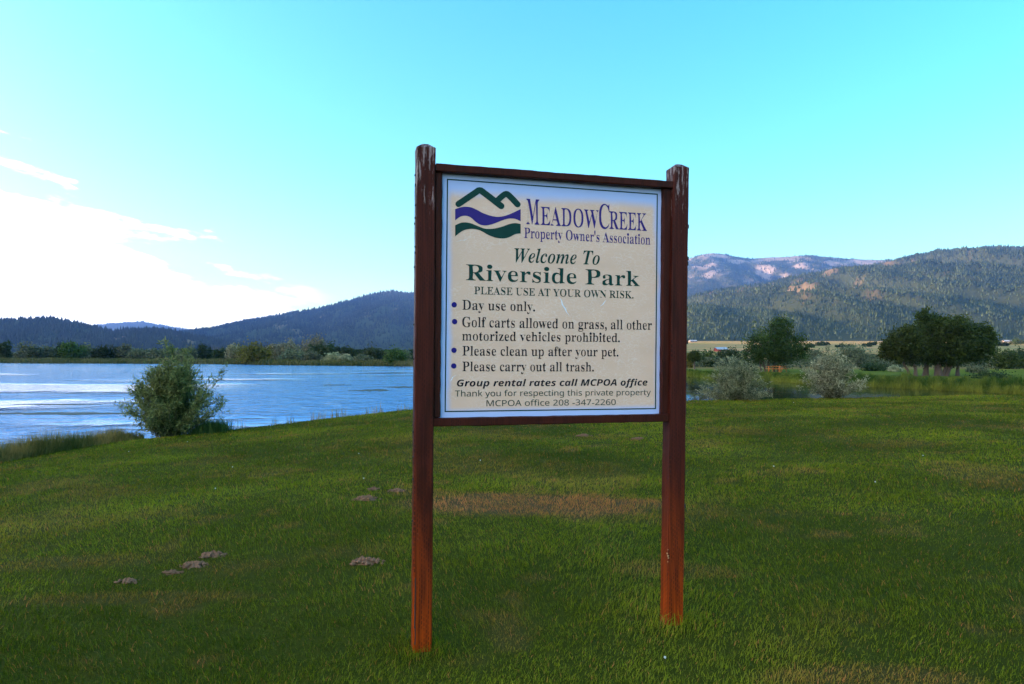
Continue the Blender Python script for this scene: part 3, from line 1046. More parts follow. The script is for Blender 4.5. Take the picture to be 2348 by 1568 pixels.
pb = ground(1688, 23.6)
stem_shrub('silver_shrub', 'spreading silvery-green shrub on the lawn edge beside the right signpost', 'shrub', pb, 1.62, 1.12, 85, 13, 13, (.085, .026), M['silver'], 15, fall=.70)
pb = ground(1905, 24.0)
stem_shrub('silver_shrub', 'pale round silvery shrub on the lawn edge, the taller one right of the picnic table', 'shrub', pb, 1.75, 1.05, 80, 13, 13, (.085, .028), M['silver_pale'], 17, fall=.66, tips=[(0, .85, 1.15), (.3, .9, 1.1), (-.3, .8, 1.2)])
pb = ground(1594, 23.4)
stem_shrub('twiggy_shrub', 'low grey twiggy shrub touching the right signpost\'s edge by the pond', 'shrub', pb, .42, .5, 34, 8, 5, (.06, .016), M['bush_grey'], 19)


def tree(label, px, D, crown_blobs, trunks, seed, n=5200, group=None, leaf=(.24, .13)):
    """crown_blobs and trunks in photo pixels: (px, py, rx, ry); trunks: list of [(px,py),...,], base radius"""
    x = (px - 1173.5) / F * D
    z0 = land_at(px, D)
    root = thing('willow_tree', label, 'tree', (x, D, z0), 0, group)
    g = np.random.default_rng(seed)
    k = D / F

    def loc(a, b_, dy=0.):
        return (a - px) * k, dy, (CAMZ + (812 - b_) * k) - z0
    bl = []
    for (a, b_, rx, ry) in crown_blobs:
        c = loc(a, b_, g.uniform(-.5, .5) * rx * k)
        bl.append((c[0], c[1], c[2], rx * k * 1.06, rx * k * .95, ry * k * 1.06))
    tb = MB()
    for pl, r0 in trunks:
        pts = []
        for i, (a, b_) in enumerate(pl):
            c = loc(a, b_)
            pts.append((c[0], g.uniform(-.12, .12) + (i * .1), -.15 if i == 0 else c[2]))
        nn_ = len(pts)
        tb.tube(pts, [r0 * (1.25 if i == 0 else 1 - .55 * i / (nn_ - 1)) for i in range(nn_)], 8, False)
        # limbs reaching into the crown
        e = Vector(pts[-1])
        for j in range(6):
            q = bl[g.integers(len(bl))]
            tgt = Vector((q[0] + g.normal() * q[3] * .45, q[1] + g.normal() * q[4] * .45, q[2] + g.uniform(-.3, .6) * q[5]))
            if (tgt - e).length > 4.5:
                tgt = e + (tgt - e).normalized() * 4.5
            mid = e.lerp(tgt, .5) + Vector((0, 0, .25))
            tb.tube([e, mid, tgt], [r0 * .42, r0 * .26, r0 * .08], 5, False)
    tb.build('trunk', M['bark'], root, smooth=True)
    me = crown_mesh('crown', M['tree'], bl, int(n * 2.3), leaf[0], leaf[1], seed, .21, 260, .2, 0, .15)
    obj('crown', me, root)
    return root


G_t = 'willow trees on the far bank'
tree('lone rounded willow tree with several thin trunks, shading the orange picnic table', 1775, 86,
     [(1778, 775, 44, 36), (1742, 790, 34, 36), (1812, 792, 36, 32), (1785, 752, 30, 20), (1730, 812, 22, 20), (1832, 806, 18, 20), (1770, 810, 40, 18), (1800, 812, 40, 18)],
     [([(1746, 853), (1744, 838), (1741, 815), (1745, 790)], .16), ([(1755, 853), (1752, 838), (1748, 818), (1752, 790)], .14), ([(1763, 852), (1762, 836), (1764, 815), (1768, 785)], .16),
      ([(1775, 850), (1774, 838), (1778, 812), (1790, 780)], .12), ([(1781, 850), (1783, 838), (1790, 815), (1805, 790)], .12)], 31, 7600)
tree('leftmost tree of the clump, two slim leaning trunks', 2090, 68,
     [(2066, 786, 36, 30), (2048, 806, 28, 22), (2088, 768, 26, 22), (2092, 805, 30, 20), (2034, 800, 14, 16), (2078, 820, 24, 12)],
     [([(2087, 861), (2083, 850), (2075, 835), (2070, 805)], .16), ([(2098, 861), (2098, 845), (2094, 828), (2095, 795)], .18)], 32, 5600, G_t)
tree('tallest tree of the clump with one straight trunk and two knobs on top', 2124, 70,
     [(2122, 735, 18, 24), (2140, 760, 34, 34), (2110, 780, 30, 30), (2150, 745, 16, 22), (2130, 800, 36, 22), (2112, 818, 34, 14)],
     [([(2121, 862), (2124, 845), (2127, 820), (2128, 780)], .28)], 33, 5600, G_t)
tree('broad dark tree in the middle of the clump, thick trunk with leaning side stems', 2155, 69,
     [(2175, 765, 40, 36), (2205, 775, 36, 36), (2160, 800, 40, 26), (2195, 745, 26, 18), (2215, 800, 34, 26), (2186, 820, 42, 14)],
     [([(2152, 861), (2152, 840), (2150, 818), (2155, 780)], .36), ([(2158, 861), (2166, 845), (2174, 824), (2182, 790)], .15), ([(2164, 861), (2174, 845), (2184, 824), (2196, 790)], .15), ([(2168, 861), (2178, 846), (2190, 826), (2210, 790)], .14)], 34, 7000, G_t)
tree('rightmost tree of the clump with a single slim trunk', 2195, 70,
     [(2240, 780, 30, 32), (2255, 800, 22, 26), (2225, 758, 24, 20), (2228, 812, 30, 18), (2262, 770, 14, 18)],
     [([(2192, 860), (2196, 846), (2202, 830), (2215, 800)], .19)], 35, 5600, G_t)
tree('small round dark tree on a short trunk beside the right signpost', 1592, 100,
     [(1592, 814, 11, 9), (1586, 820, 8, 8), (1598, 821, 8, 8)], [([(1592, 845), (1592, 836), (1592, 826)], .14)], 36, 1800, None)

# ------------------------------------------------------------------ picnic tables
def picnic(label, px, D, rz):
    z = land_at(px, D)
    root = thing('picnic_table', label, 'picnic table', ((px - 1173.5) / F * D, D, z), rz, 'orange picnic tables')
    b_ = MB()
    for i in range(5):
        b_.box((0, -.30 + i * .15, .74), (1.83, .138, .04))
    b_.build('tabletop', M['orange_wood'], root)
    for s in (-1, 1):
        b_ = MB()
        for i in range(2):
            b_.box((0, s * (.62 + i * .15), .44), (1.83, .138, .04))
        b_.build('bench_seat', M['orange_wood'], root)
    for e in (-.62, .62):
        b_ = MB()
        for s in (-1, 1):
            b_.tube([(e + .02 * s, s * .62, 0), (e + .02 * s, s * .22, .72)], .055, 4)
        b_.box((e, 0, .39), (.04, 1.5, .09))
        b_.box((e, 0, .68), (.04, .70, .08))
        b_.build('leg_frame', M['orange_wood'], root)
    return root


picnic('orange wooden picnic table under the lone willow tree, the front one', 1774, 84, R(-14))
picnic('orange wooden picnic table half hidden behind and right of the front one', 1786, 87, R(-50))


# ------------------------------------------------------------------ distant buildings
def building(name, label, px, D, w_, d_, h, roof_h, wall, rz):
    z = land_at(px, D)
    root = thing(name, label, 'building', ((px - 1173.5) / F * D, D, z - .1), rz, None)
    b_ = MB()
    b_.box((0, 0, h / 2), (w_, d_, h))
    b_.add([(-w_ / 2, -d_ / 2, h), (-w_ / 2, d_ / 2, h), (-w_ / 2, 0, h + roof_h), (w_ / 2, -d_ / 2, h), (w_ / 2, d_ / 2, h), (w_ / 2, 0, h + roof_h)], [(0, 2, 1), (3, 4, 5)])
    b_.build('wall', wall, root)
    r_ = MB()
    o_ = .35
    e_ = .12
    for s in (-1, 1):
        y0, y1 = s * (d_ / 2 + o_), 0
        z0, z1 = h - roof_h * o_ / (d_ / 2), h + roof_h
        x0, x1 = -w_ / 2 - o_, w_ / 2 + o_
        r_.add([(x0, y0, z0 + .03), (x1, y0, z0 + .03), (x1, y1, z1 + .03), (x0, y1, z1 + .03), (x0, y0, z0 + e_), (x1, y0, z0 + e_), (x1, y1, z1 + e_), (x0, y1, z1 + e_)],
               [(3, 2, 1, 0), (4, 5, 6, 7), (0, 1, 5, 4), (1, 2, 6, 5), (2, 3, 7, 6), (3, 0, 4, 7)])
    r_.build('roof', M['metal_roof'], root)
    d__ = MB()
    d__.box((w_ * .18, -d_ / 2 - .03, h * .40), (w_ * .16, .05, h * .78))
    d__.build('door', M['tan_wall'], root)
    for q in (-.3, -.05):
        wn = MB()
        wn.box((w_ * q, -d_ / 2 - .03, h * .55), (w_ * .12, .05, h * .32))
        wn.build('window', M['pane'], root)
    return root


building('shed', 'small red shed with a pale metal roof between bushes right of the signpost', 1652, 300, 4.6, 4, 1.0, .8, M['red_wall'], R(8))
building('farmhouse', 'low distant farmhouse with pale roof at the forest foot by right signpost', 1588, 1000, 10, 8, 1.8, 1.4, M['tan_wall'], R(5))
building('farmhouse', 'distant farmhouse with pale roof in the field right of the tree clump', 2308, 900, 9, 7, 1.8, 1.5, M['tan_wall'], R(-10))

# ------------------------------------------------------------------ weed mats floating on the lake
def weed(label, px0, px1, py, ht_px, seed):
    g = np.random.default_rng(seed)
    D = 2.8 * F / (py - 812)
    x0, x1 = (px0 - 1173.5) / F * D, (px1 - 1173.5) / F * D
    dd = 2.8 * F / (py - ht_px * .5 - 812) - 2.8 * F / (py + ht_px * .5 - 812)
    n = 60
    u = np.linspace(0, 1, n)
    env = np.sin(np.pi * u) ** 1.1 * (.35 + 1.0 * vnoise(u * 14, u * 0, seed)) * dd * .5
    mid = D + dd * .35 * (fbm(u * 4, u * 0, seed + 1, 3) - .5)
    xs = x0 + (x1 - x0) * u
    v = []
    for zz, sh in ((-.03, 1.0), (.008, .85)):
        for s in (-1, 1):
            v.append(np.stack([xs, mid + s * env * sh, np.full(n, zz) + (g.uniform(0, .012, n) if zz > 0 else 0)], -1))
    v = np.concatenate(v)   # rows: low-, low+, top-, top+
    f = []
    for i in range(n - 1):
        for a_, b_ in ((0, 2), (2, 3), (3, 1)):
            f.append((a_ * n + i, a_ * n + i + 1, b_ * n + i + 1, b_ * n + i))
    c = Vector(((x0 + x1) / 2, D, WZ))
    v[:, 0] -= c.x
    v[:, 1] -= c.y
    o = obj('weed_mat', mesh('weed_mat', v, f, M['weed']), None, c)
    return tag(o, label, 'weed mat', 'floating weed mats on the lake')


weed('dark spindle-shaped weed mat on the lake, farthest from the shore of three by the signpost', 732, 806, 882.5, 3.0, 1)
weed('dark weed mat on the lake touching the left signpost in the view', 876, 960, 887.5, 4.0, 2)
weed('ragged dark weed mat on the lake, nearest of the three left of the signpost', 795, 900, 895, 6.0, 3)
weed('long brownish weed line across the lake at the photo\'s left edge', -60, 350, 948, 6.0, 4)
weed('short thin weed streak on the bright water just left of the near shrub', 300, 405, 917, 2.6, 5)
weed('faint weed streak in the bright water band near the photo\'s left edge', 30, 235, 927, 2.0, 6)


# ------------------------------------------------------------------ the park sign
YAW = R(13.6)
A0 = P(964.5, 1478, 3.16)
DX = Vector((math.cos(YAW), math.sin(YAW), 0))
DN = Vector((-math.sin(YAW), math.cos(YAW), 0))      # away from the camera
ORG = Vector((A0.x, A0.y, 0)) + DX * .63
ORG.z = 0


def S(px, py, back=0.0):
    """photo pixel -> sign coordinates (x along the sign, z up) on the plane 'back' metres behind the post fronts"""
    d = P(px, py, 1.0) - Vector((0, 0, CAMZ))
    o = Vector((0, 0, CAMZ)) - ORG - DN * back
    k = -o.dot(DN) / d.dot(DN)
    h = o + d * k
    return h.dot(DX), h.z


sign = thing('park_sign', 'wooden park welcome sign with tan printed panel between two reddish-brown posts on the lawn', 'sign', ORG, YAW)


def rough_box(x0, x1, y0, y1, z0, z1, shear0=0., shear1=0., nz=40, jit=.0005, seed=0, cap=0.0, n=3, bow=0):
    """timber with slightly worn edges; x shifts linearly from shear0 at the bottom to shear1 at the top; cap = chamfered top height"""
    g = np.random.default_rng(seed)
    ring = []
    e = .006
    for (a, b_) in ((x0 + e, y0), (x1 - e, y0), (x1, y0 + e), (x1, y1 - e), (x1 - e, y1), (x0 + e, y1), (x0, y1 - e), (x0, y0 + e)):
        ring.append((a, b_))
    k = len(ring)
    vs, fs = [], []
    zs = np.linspace(z0, z1, nz)
    lev = [(z, 1.0) for z in zs]
    if cap:
        lev += [(z1 + cap * .45, .72), (z1 + cap, .34)]
    cx, cy = (x0 + x1) / 2, (y0 + y1) / 2
    for i, (z, s) in enumerate(lev):
        q = min(max((z - z0) / (z1 - z0), 0), 1)
        sh = shear0 + (shear1 - shear0) * q + bow * math.sin(math.pi * q)
        for (a, b_) in ring:
            vs.append((cx + (a - cx) * s + sh + g.normal() * jit, cy + (b_ - cy) * s + g.normal() * jit, z))
    for i in range(len(lev) - 1):
        for j in range(k):
            fs.append((i * k + j, i * k + (j + 1) % k, (i + 1) * k + (j + 1) % k, (i + 1) * k + j))
    fs.append(tuple(range(k))[::-1])
    fs.append(tuple((len(lev) - 1) * k + j for j in range(k)))
    return vs, fs


PWD = .089
posts = []
for (bx, by), (tx, ty), sd_ in (((967.5, 1478), (977, 326), 1), ((1546.5, 1428), (1562.5, 373), 2)):
    b0, _ = S(bx, by)
    t0, zt = S(tx, ty)
    v, f = rough_box(-PWD / 2, PWD / 2, 0, PWD, -.25, zt - .022, b0, t0, 40, .0006, sd_, .022)
    posts.append((b0, t0, zt))
    post = obj('post', mesh('post', v, f, M['post']), sign)
    g = np.random.default_rng(40 + sd_)
    st = MB()
    for i in range(16 if sd_ == 1 else 9):
        z = g.uniform(.35, 2.3)
        q = (z + .25) / (zt + .25)
        xx = b0 + (t0 - b0) * q
        if sd_ == 1:
            st.box((xx - PWD / 2 - .002, g.uniform(.006, .05), z), (.007, .006, .008))
        else:
            st.box((xx + PWD / 2 + .001, g.uniform(.001, .012), z), (.006, .006, .02))
    st.build('nail_head', M['nail'], post)

sp_ = MB()
for (px, y0, y1, w_) in ((951.5, 1325, 1390, .0022), (950.5, 1385, 1440, .003), (951.2, 1436, 1478, .0022)):
    a, za = S(px, y0)
    b_, zb_ = S(px - .6, y1)
    sp_.tube([(a, -.0005, za), ((a + b_) / 2 + .0015, -.0008, (za + zb_) / 2), (b_, -.0005, zb_)], w_, 5)
sp_.build('split', M['nail'], sign.children[0])
ch_ = MB()
a, za = S(1531, 1274)
for dx_, dz_, q in ((0, 0, .008), (-.004, .012, .006), (.002, -.011, .006), (-.002, -.03, .004), (0, .03, .003)):
    ch_.box((a + dx_, -.0005, za + dz_), (q, .004, q * 1.1), .3, .4)
ch_.build('chip', flat_mat('bare wood', (.42, .22, .10)), sign.children[1])

SETB = .022       # battens sit a little behind the post fronts
PB = .047         # panel plane
# battens
for (xa, xb, yt, yb, sd_) in ((997, 1014.5, 391, 958, 3), (1520.5, 1542, 429, 950, 4)):
    at_, zt_ = S(xa, yt, SETB)
    ab_, zb_ = S(xa - 5, yb, SETB)
    bt_, _ = S(xb, yt, SETB)
    wdt = abs(S(xb, 700, SETB)[0] - S(xa, 700, SETB)[0])
    mid_b = (S(xa - 4.5, yb, SETB)[0] + S(xb - 4.5, yb, SETB)[0]) / 2
    mid_t = (S(xa, yt, SETB)[0] + S(xb, yt, SETB)[0]) / 2
    v, f = rough_box(-wdt / 2, wdt / 2, SETB, SETB + .06, zb_ + .002, zt_ + .004, mid_b, mid_t, 24, .0008, sd_)
    obj('batten', mesh('batten', v, f, M['rail']), sign)


def rail(name, pa, pb, th, front, depth, seed):
    """board between two photo points (upper front edge)"""
    a, za = S(*pa, front)
    b_, zb_ = S(*pb, front)
    g = np.random.default_rng(seed)
    n_ = 30
    vs, fs = [], []
    for i in range(n_):
        q = i / (n_ - 1)
        x = a + (b_ - a) * q
        z = za + (zb_ - za) * q
        e = .004
        for (yy, zz) in ((front, z - th + e), (front, z - e), (front + e, z), (front + depth - e, z), (front + depth, z - e), (front + depth, z - th + e), (front + depth - e, z - th), (front + e, z - th)):
            vs.append((x, yy + g.normal() * .0007, zz + g.normal() * .0007))
    for i in range(n_ - 1):
        for j in range(8):
            fs.append((i * 8 + j, (i + 1) * 8 + j, (i + 1) * 8 + (j + 1) % 8, i * 8 + (j + 1) % 8))
    fs += [tuple(range(8)), tuple((n_ - 1) * 8 + j for j in range(8))[::-1]]
    return obj(name, mesh(name, vs, fs, M['rail']), sign)


rail('top_rail', (1000, 373.5), (1543, 415), .036, .004, .082, 5)
rail('bottom_rail', (991.5, 959.5), (1533, 949.5), .0385, .008, .078, 6)

# panel
c_tl, c_tr, c_bl, c_br = S(1010, 392, PB), S(1524, 430, PB), S(1006, 962, PB), S(1520, 952, PB)
pcx = (S(1013.7, 396, PB)[0] + S(1520, 436, PB)[0] + S(1010.5, 957, PB)[0] + S(1517.5, 947, PB)[0]) / 4
pcz = (c_tl[1] + c_bl[1]) / 2
v = []
for dy in (0, .01):
    for (x, z) in (c_bl, c_br, c_tr, c_tl):
        v.append((x - pcx, dy, z - pcz))
pm = mesh('panel', v, [(0, 1, 2, 3), (7, 6, 5, 4), (0, 4, 5, 1), (1, 5, 6, 2), (2, 6, 7, 3), (3, 7, 4, 0)], M['panel'])
panel = obj('panel', pm, sign, (pcx, PB, pcz))
PANEL_NODES['hx'].outputs[0].default_value = (S(1520, 700, PB)[0] - S(1012, 700, PB)[0]) / 2
PANEL_NODES['z1'].outputs[0].default_value = S(1013.7, 397, PB)[1] - pcz
PANEL_NODES['z0'].outputs[0].default_value = S(1010.5, 957, PB)[1] - pcz


def Q1(zx, zy):    # first close-up of the panel -> panel coordinates
    x, z = S((1220 + zx * .37479) / 1.30891, (500 + zy * .37479) / 1.30891, PB)
    return x - pcx, z - pcz


def Q2(zx, zy):    # second close-up
    x, z = S((1300 + zx * .32368) / 1.30891, (840 + zy * .32371) / 1.30891, PB)
    return x - pcx, z - pcz


def plate(name, polys, mat, front=.0012, thick=.001):
    """flat printed shapes just proud of the panel"""
    vs, fs = [], []
    for poly in polys:
        b_ = len(vs)
        k = len(poly)
        vs += [(x, -front, z) for x, z in poly] + [(x, -front + thick, z) for x, z in poly]
        fs.append(tuple(range(b_, b_ + k)))
        for i in range(k):
            j = (i + 1) % k
            fs.append((b_ + i, b_ + k + i, b_ + k + j, b_ + j))
    return obj(name, mesh(name, vs, fs, mat), panel)


# border rule
tl, tr, br, bl_ = Q1(322, 97), Q1(2010, 217), Q2(2063, 1197), Q2(104, 1225)
wd = .0056


def bar(a, b_, w_):
    a, b_ = Vector(a), Vector(b_)
    d = (b_ - a).normalized() * w_ * .5
    n_ = Vector((-d.y, d.x))
    return [tuple(a - d - n_), tuple(b_ + d - n_), tuple(b_ + d + n_), tuple(a - d + n_)]


hw = wd / 2
ins = [(tl[0] + wd, tl[1] - wd), (tr[0] - wd, tr[1] - wd), (br[0] - wd, br[1] + wd), (bl_[0] + wd, bl_[1] + wd)]
outs = [tl, tr, br, bl_]
plate('border_line', [[outs[i], ins[i], ins[(i + 1) % 4], outs[(i + 1) % 4]] for i in range(4)], M['ink_green'])


# emblem: mountain line above two waves
def smooth_line(pts, n_=6):
    out = []
    m_ = len(pts)
    for i in range(m_ - 1):
        p0, p1, p2, p3 = (Vector(pts[max(i - 1, 0)]), Vector(pts[i]), Vector(pts[i + 1]), Vector(pts[min(i + 2, m_ - 1)]))
        for k in range(n_):
            t_ = k / n_
            out.append(tuple(.5 * ((2 * p1) + (p2 - p0) * t_ + (2 * p0 - 5 * p1 + 4 * p2 - p3) * t_ ** 2 + (3 * p1 - p0 - 3 * p2 + p3) * t_ ** 3)))
    out.append(tuple(pts[-1]))
    return out


def ribbon(top, bot):
    a = smooth_line(top)
    b_ = smooth_line(bot)
    n_ = 40

    def resample(l):
        l = np.array(l)
        xs = np.linspace(l[0, 0], l[-1, 0], n_)
        return list(zip(xs, np.interp(xs, l[:, 0], l[:, 1])))
    a, b_ = resample(a), resample(b_)
    return [[Q1(*a[i]), Q1(*b_[i]), Q1(*b_[i + 1]), Q1(*a[i + 1])] for i in range(n_ - 1)]


plate('wave', ribbon([(388, 340), (450, 322), (510, 325), (560, 345), (610, 372), (680, 395), (740, 402), (800, 390), (860, 365), (912, 340)],
                     [(388, 430), (430, 400), (470, 393), (510, 405), (550, 440), (590, 465), (640, 470), (700, 455), (770, 428), (820, 415), (870, 418), (912, 437)]), M['ink_navy'])['label'] = 'navy blue wave'
plate('wave', ribbon([(388, 470), (440, 448), (500, 450), (560, 472), (620, 495), (680, 498), (750, 485), (820, 460), (870, 452), (912, 460)],
                     [(388, 558), (430, 525), (470, 505), (530, 498), (590, 512), (650, 545), (710, 568), (770, 575), (820, 565), (870, 540), (912, 535)]), M['ink_green'])['label'] = 'dark green wave'


def stroke_outline(pts, w_):
    """polygons of a thick rounded polyline, drawn in the close-up's pixels"""
    poly = []
    P_ = [Vector(p) for p in pts]
    L_, R_ = [], []
    for i, p in enumerate(P_):
        if i == 0:
            d = (P_[1] - P_[0]).normalized()
        elif i == len(P_) - 1:
            d = (P_[-1] - P_[-2]).normalized()
        else:
            d = ((P_[i] - P_[i - 1]).normalized() + (P_[i + 1] - P_[i]).normalized()).normalized()
        n_ = Vector((-d.y, d.x))
        k = 1.0
        if 0 < i < len(P_) - 1:
            k = 1 / max(.5, n_.dot(Vector((-(P_[i] - P_[i - 1]).normalized().y, (P_[i] - P_[i - 1]).normalized().x))))
        L_.append(p + n_ * w_ * .5 * k)
        R_.append(p - n_ * w_ * .5 * k)
    d0 = (P_[0] - P_[1]).normalized()
    d1 = (P_[-1] - P_[-2]).normalized()
    cap1 = [P_[-1] + (d1 * math.sin(a) + Vector((-d1.y, d1.x)) * math.cos(a)) * w_ * .5 for a in np.linspace(0, math.pi, 10)]
    cap0 = [P_[0] + (d0 * math.sin(a) + Vector((-d0.y, d0.x)) * math.cos(a)) * w_ * .5 for a in np.linspace(0, math.pi, 10)]
    res = []
    for i in range(len(P_) - 1):
        res.append([L_[i], L_[i + 1], R_[i + 1], R_[i]])
    res.append(cap1)
    res.append(cap0)
    return [[Q1(q.x, q.y) for q in pl] for pl in res]


mts = stroke_outline(smooth_line([(415, 299), (540, 215), (583, 190), (626, 215), (757, 316)], 3), 50)
plate('mountain_line', mts, M['ink_green'])
plate('mountain_line', stroke_outline(smooth_line([(716, 282), (760, 240), (795, 219), (826, 238), (887, 302)], 3), 48), M['ink_green'], .0015)


# lettering
def to_math(s, up, lo, dg=0x1D7CE):
    o_ = ''
    for c in s:
        if 'A' <= c <= 'Z':
            o_ += chr(up + ord(c) - 65)
        elif 'a' <= c <= 'z':
            o_ += chr(lo + ord(c) - 97)
        elif '0' <= c <= '9' and dg:
            o_ += chr(dg + ord(c) - 48)
        else:
            o_ += c
    return o_


STYLE = {'serif': (0x1D400, 0x1D41A, 0x1D7CE), 'script': (0x1D468, 0x1D482, 0), 'sans': (0x1D5A0, 0x1D5BA, 0x1D7E2), 'sansbold': (0x1D63C, 0x1D656, 0)}


def glyph_mesh(s, style, thin=0.0, shear=0.0, offset=0.0):
    """flat mesh of the text at unit size: verts (n,2), faces; 'thin' slims the upright strokes only"""
    cu = bpy.data.curves.new('lettering', 'FONT')
    cu.body = to_math(s, *STYLE[style])
    cu.size = 1.0
    cu.resolution_u = 4
    cu.shear = shear
    cu.offset = offset
    ob = bpy.data.objects.new('lettering', cu)
    SC.collection.objects.link(ob)
    dg = bpy.context.evaluated_depsgraph_get()
    dg.update()
    me = bpy.data.meshes.new_from_object(ob.evaluated_get(dg))
    bpy.data.objects.remove(ob)
    n_ = len(me.vertices)
    co = np.empty(n_ * 3)
    me.vertices.foreach_get('co', co)
    co = co.reshape(-1, 3)[:, :2]
    fs = [tuple(p.vertices) for p in me.polygons]
    if thin:
        # outward direction at boundary vertices, taken from edges used by one face only
        cnt = {}
        for f in fs:
            for i in range(len(f)):
                e = (f[i], f[(i + 1) % len(f)])
                cnt[e] = cnt.get(e, 0) + 1
        nrm = np.zeros((n_, 2))
        keyc = {}
        for (a, b_), c in cnt.items():
            if (b_, a) in cnt:
                continue
            d = co[b_] - co[a]
            ln = np.linalg.norm(d)
            if ln < 1e-9:
                continue
            nn_ = np.array([d[1], -d[0]]) / ln
            for q in (a, b_):
                nrm[q] += nn_
        ln = np.linalg.norm(nrm, axis=1)
        nrm = nrm / np.maximum(ln, 1e-6)[:, None]
        co = co.copy()
        # dots, commas and hyphens keep their full width
        par = list(range(n_))

        def find(a):
            while par[a] != a:
                par[a] = par[par[a]]
                a = par[a]
            return a
        for f in fs:
            for q in f[1:]:
                par[find(q)] = find(f[0])
        rt = np.array([find(i) for i in range(n_)])
        big = np.ones(n_)
        for q in np.unique(rt):
            sel = rt == q
            if np.ptp(co[sel, 1]) < .28:
                big[sel] = 0
                cm = (co[sel].max(0) + co[sel].min(0)) / 2
                co[sel] = cm + (co[sel] - cm) * 1.25
        co[:, 0] -= thin * nrm[:, 0] * np.abs(nrm[:, 0]) ** 6 * big
    return co, fs


def lettering(pieces, mat, Q, label):
    """pieces: (text, style, left (x,y), right (x,y), cap height at left, thin); all in close-up pixels"""
    vs, fs = [], []
    for (s, style, a, b_, cap, thin) in pieces:
        co, f = glyph_mesh(s, style, thin)
        x0, x1 = co[:, 0].min(), co[:, 0].max()
        ref, _ = glyph_mesh('H', style)
        ch = ref[:, 1].max()
        A_ = Vector(Q(*a))
        B_ = Vector(Q(*b_))
        C_ = Vector(Q(a[0], a[1] - cap))
        ax = B_ - A_
        up = Vector((0, (C_ - A_).length))
        base = len(vs)
        for x, y in co:
            q = A_ + ax * ((x - x0) / (x1 - x0)) + up * (y / ch)
            vs.append((q.x, -.0012, q.y))
        fs += [tuple(i + base for i in q) for q in f]
    o = obj('lettering', mesh('lettering', vs, fs, mat), panel)
    o['label'] = label
    return o


def bl1(x):
    return 460 + .05705 * (x - 958)


TH = .024
lettering([('M', 'serif', (958, bl1(958)), (1062, bl1(1062)), 203, .03), ('EADOW', 'serif', (1072, bl1(1072)), (1536, bl1(1536)), 146, .028),
           ('C', 'serif', (1540, bl1(1540)), (1622, bl1(1622)), 194, .03), ('REEK', 'serif', (1622, bl1(1622)), (1922, bl1(1922)), 141, .028)], M['ink_navy'], Q1, 'navy small-capital lettering')
lettering([("Property Owner's Association", 'serif', (940, 570), (1950, 625), 82, TH)], M['ink_navy'], Q1, 'navy serif lettering')
lettering([('Welcome To', 'script', (862, 765), (1545, 785), 112, .012)], M['ink_green'], Q1, 'dark green slanted lettering')
lettering([('Riverside Park', 'serif', (475, 908), (1865, 957), 126, .018)], M['ink_green'], Q1, 'large dark green serif lettering')
lettering([('PLEASE USE AT YOUR OWN RISK.', 'serif', (540, 1020), (1815, 1055), 60, TH)], M['ink_green'], Q1, 'dark green capital lettering')
for s, a, b_, cap in (('Day use only.', (268, 275), (942, 290), 90), ('Golf carts allowed on grass, all other', (268, 435), (2025, 462), 93), ('motorized vehicles prohibited.', (265, 560), (1728, 575), 86),
                      ('Please clean up after your pet.', (268, 700), (1715, 708), 88), ('Please carry out all trash.', (268, 845), (1487, 847), 88)):
    lettering([(s, 'serif', a, b_, cap, TH)], M['ink_black'], Q2, 'black serif lettering')
lettering([('Group rental rates call MCPOA office', 'sansbold', (218, 987), (1985, 978), 63, 0)], M['ink_black'], Q2, 'bold slanted black lettering')
lettering([('Thank you for respecting this private property', 'sans', (200, 1080), (2015, 1067), 55, 0)], M['ink_green'], Q2, 'thin dark lettering')
lettering([('MCPOA office 208 -347-2260', 'sans', (492, 1170), (1690, 1158), 55, 0)], M['ink_green'], Q2, 'dark lettering with a telephone number')
for (zx, zy) in ((193, 230), (197, 386), (191, 652), (189, 797)):
    plate('bullet', [[Q2(zx + 25 * math.cos(a), zy + 25 * math.sin(a)) for a in np.linspace(0, 2 * math.pi, 20, endpoint=False)]], M['ink_bullet'])


def crack_poly(Q, pts, w_):
    out = []
    for i in range(len(pts) - 1):
        wa = w_ * (1 - abs(2 * i / (len(pts) - 1) - 1)) + 1
        wb = w_ * (1 - abs(2 * (i + 1) / (len(pts) - 1) - 1)) + 1
        out.append([Q(pts[i][0] - wa, pts[i][1]), Q(pts[i][0] + wa, pts[i][1]), Q(pts[i + 1][0] + wb, pts[i + 1][1]), Q(pts[i + 1][0] - wb, pts[i + 1][1])])
    return out


for Qf, pts, w_ in ((Q1, [(1222, 1045), (1240, 1075), (1246, 1105), (1268, 1135), (1280, 1165), (1302, 1192)], 6),
                    (Q1, [(1596, 1068), (1580, 1088), (1570, 1104), (1548, 1118)], 4),
                    (Q1, [(400, 600), (436, 590), (455, 592), (486, 578)], 5),
                    (Q2, [(212, 880), (180, 900), (168, 925), (160, 940)], 4)):
    plate('crack', crack_poly(Qf, pts, w_), M['crackwhite'], .0007)

# ------------------------------------------------------------------ small things on the lawn
MOUNDS = []


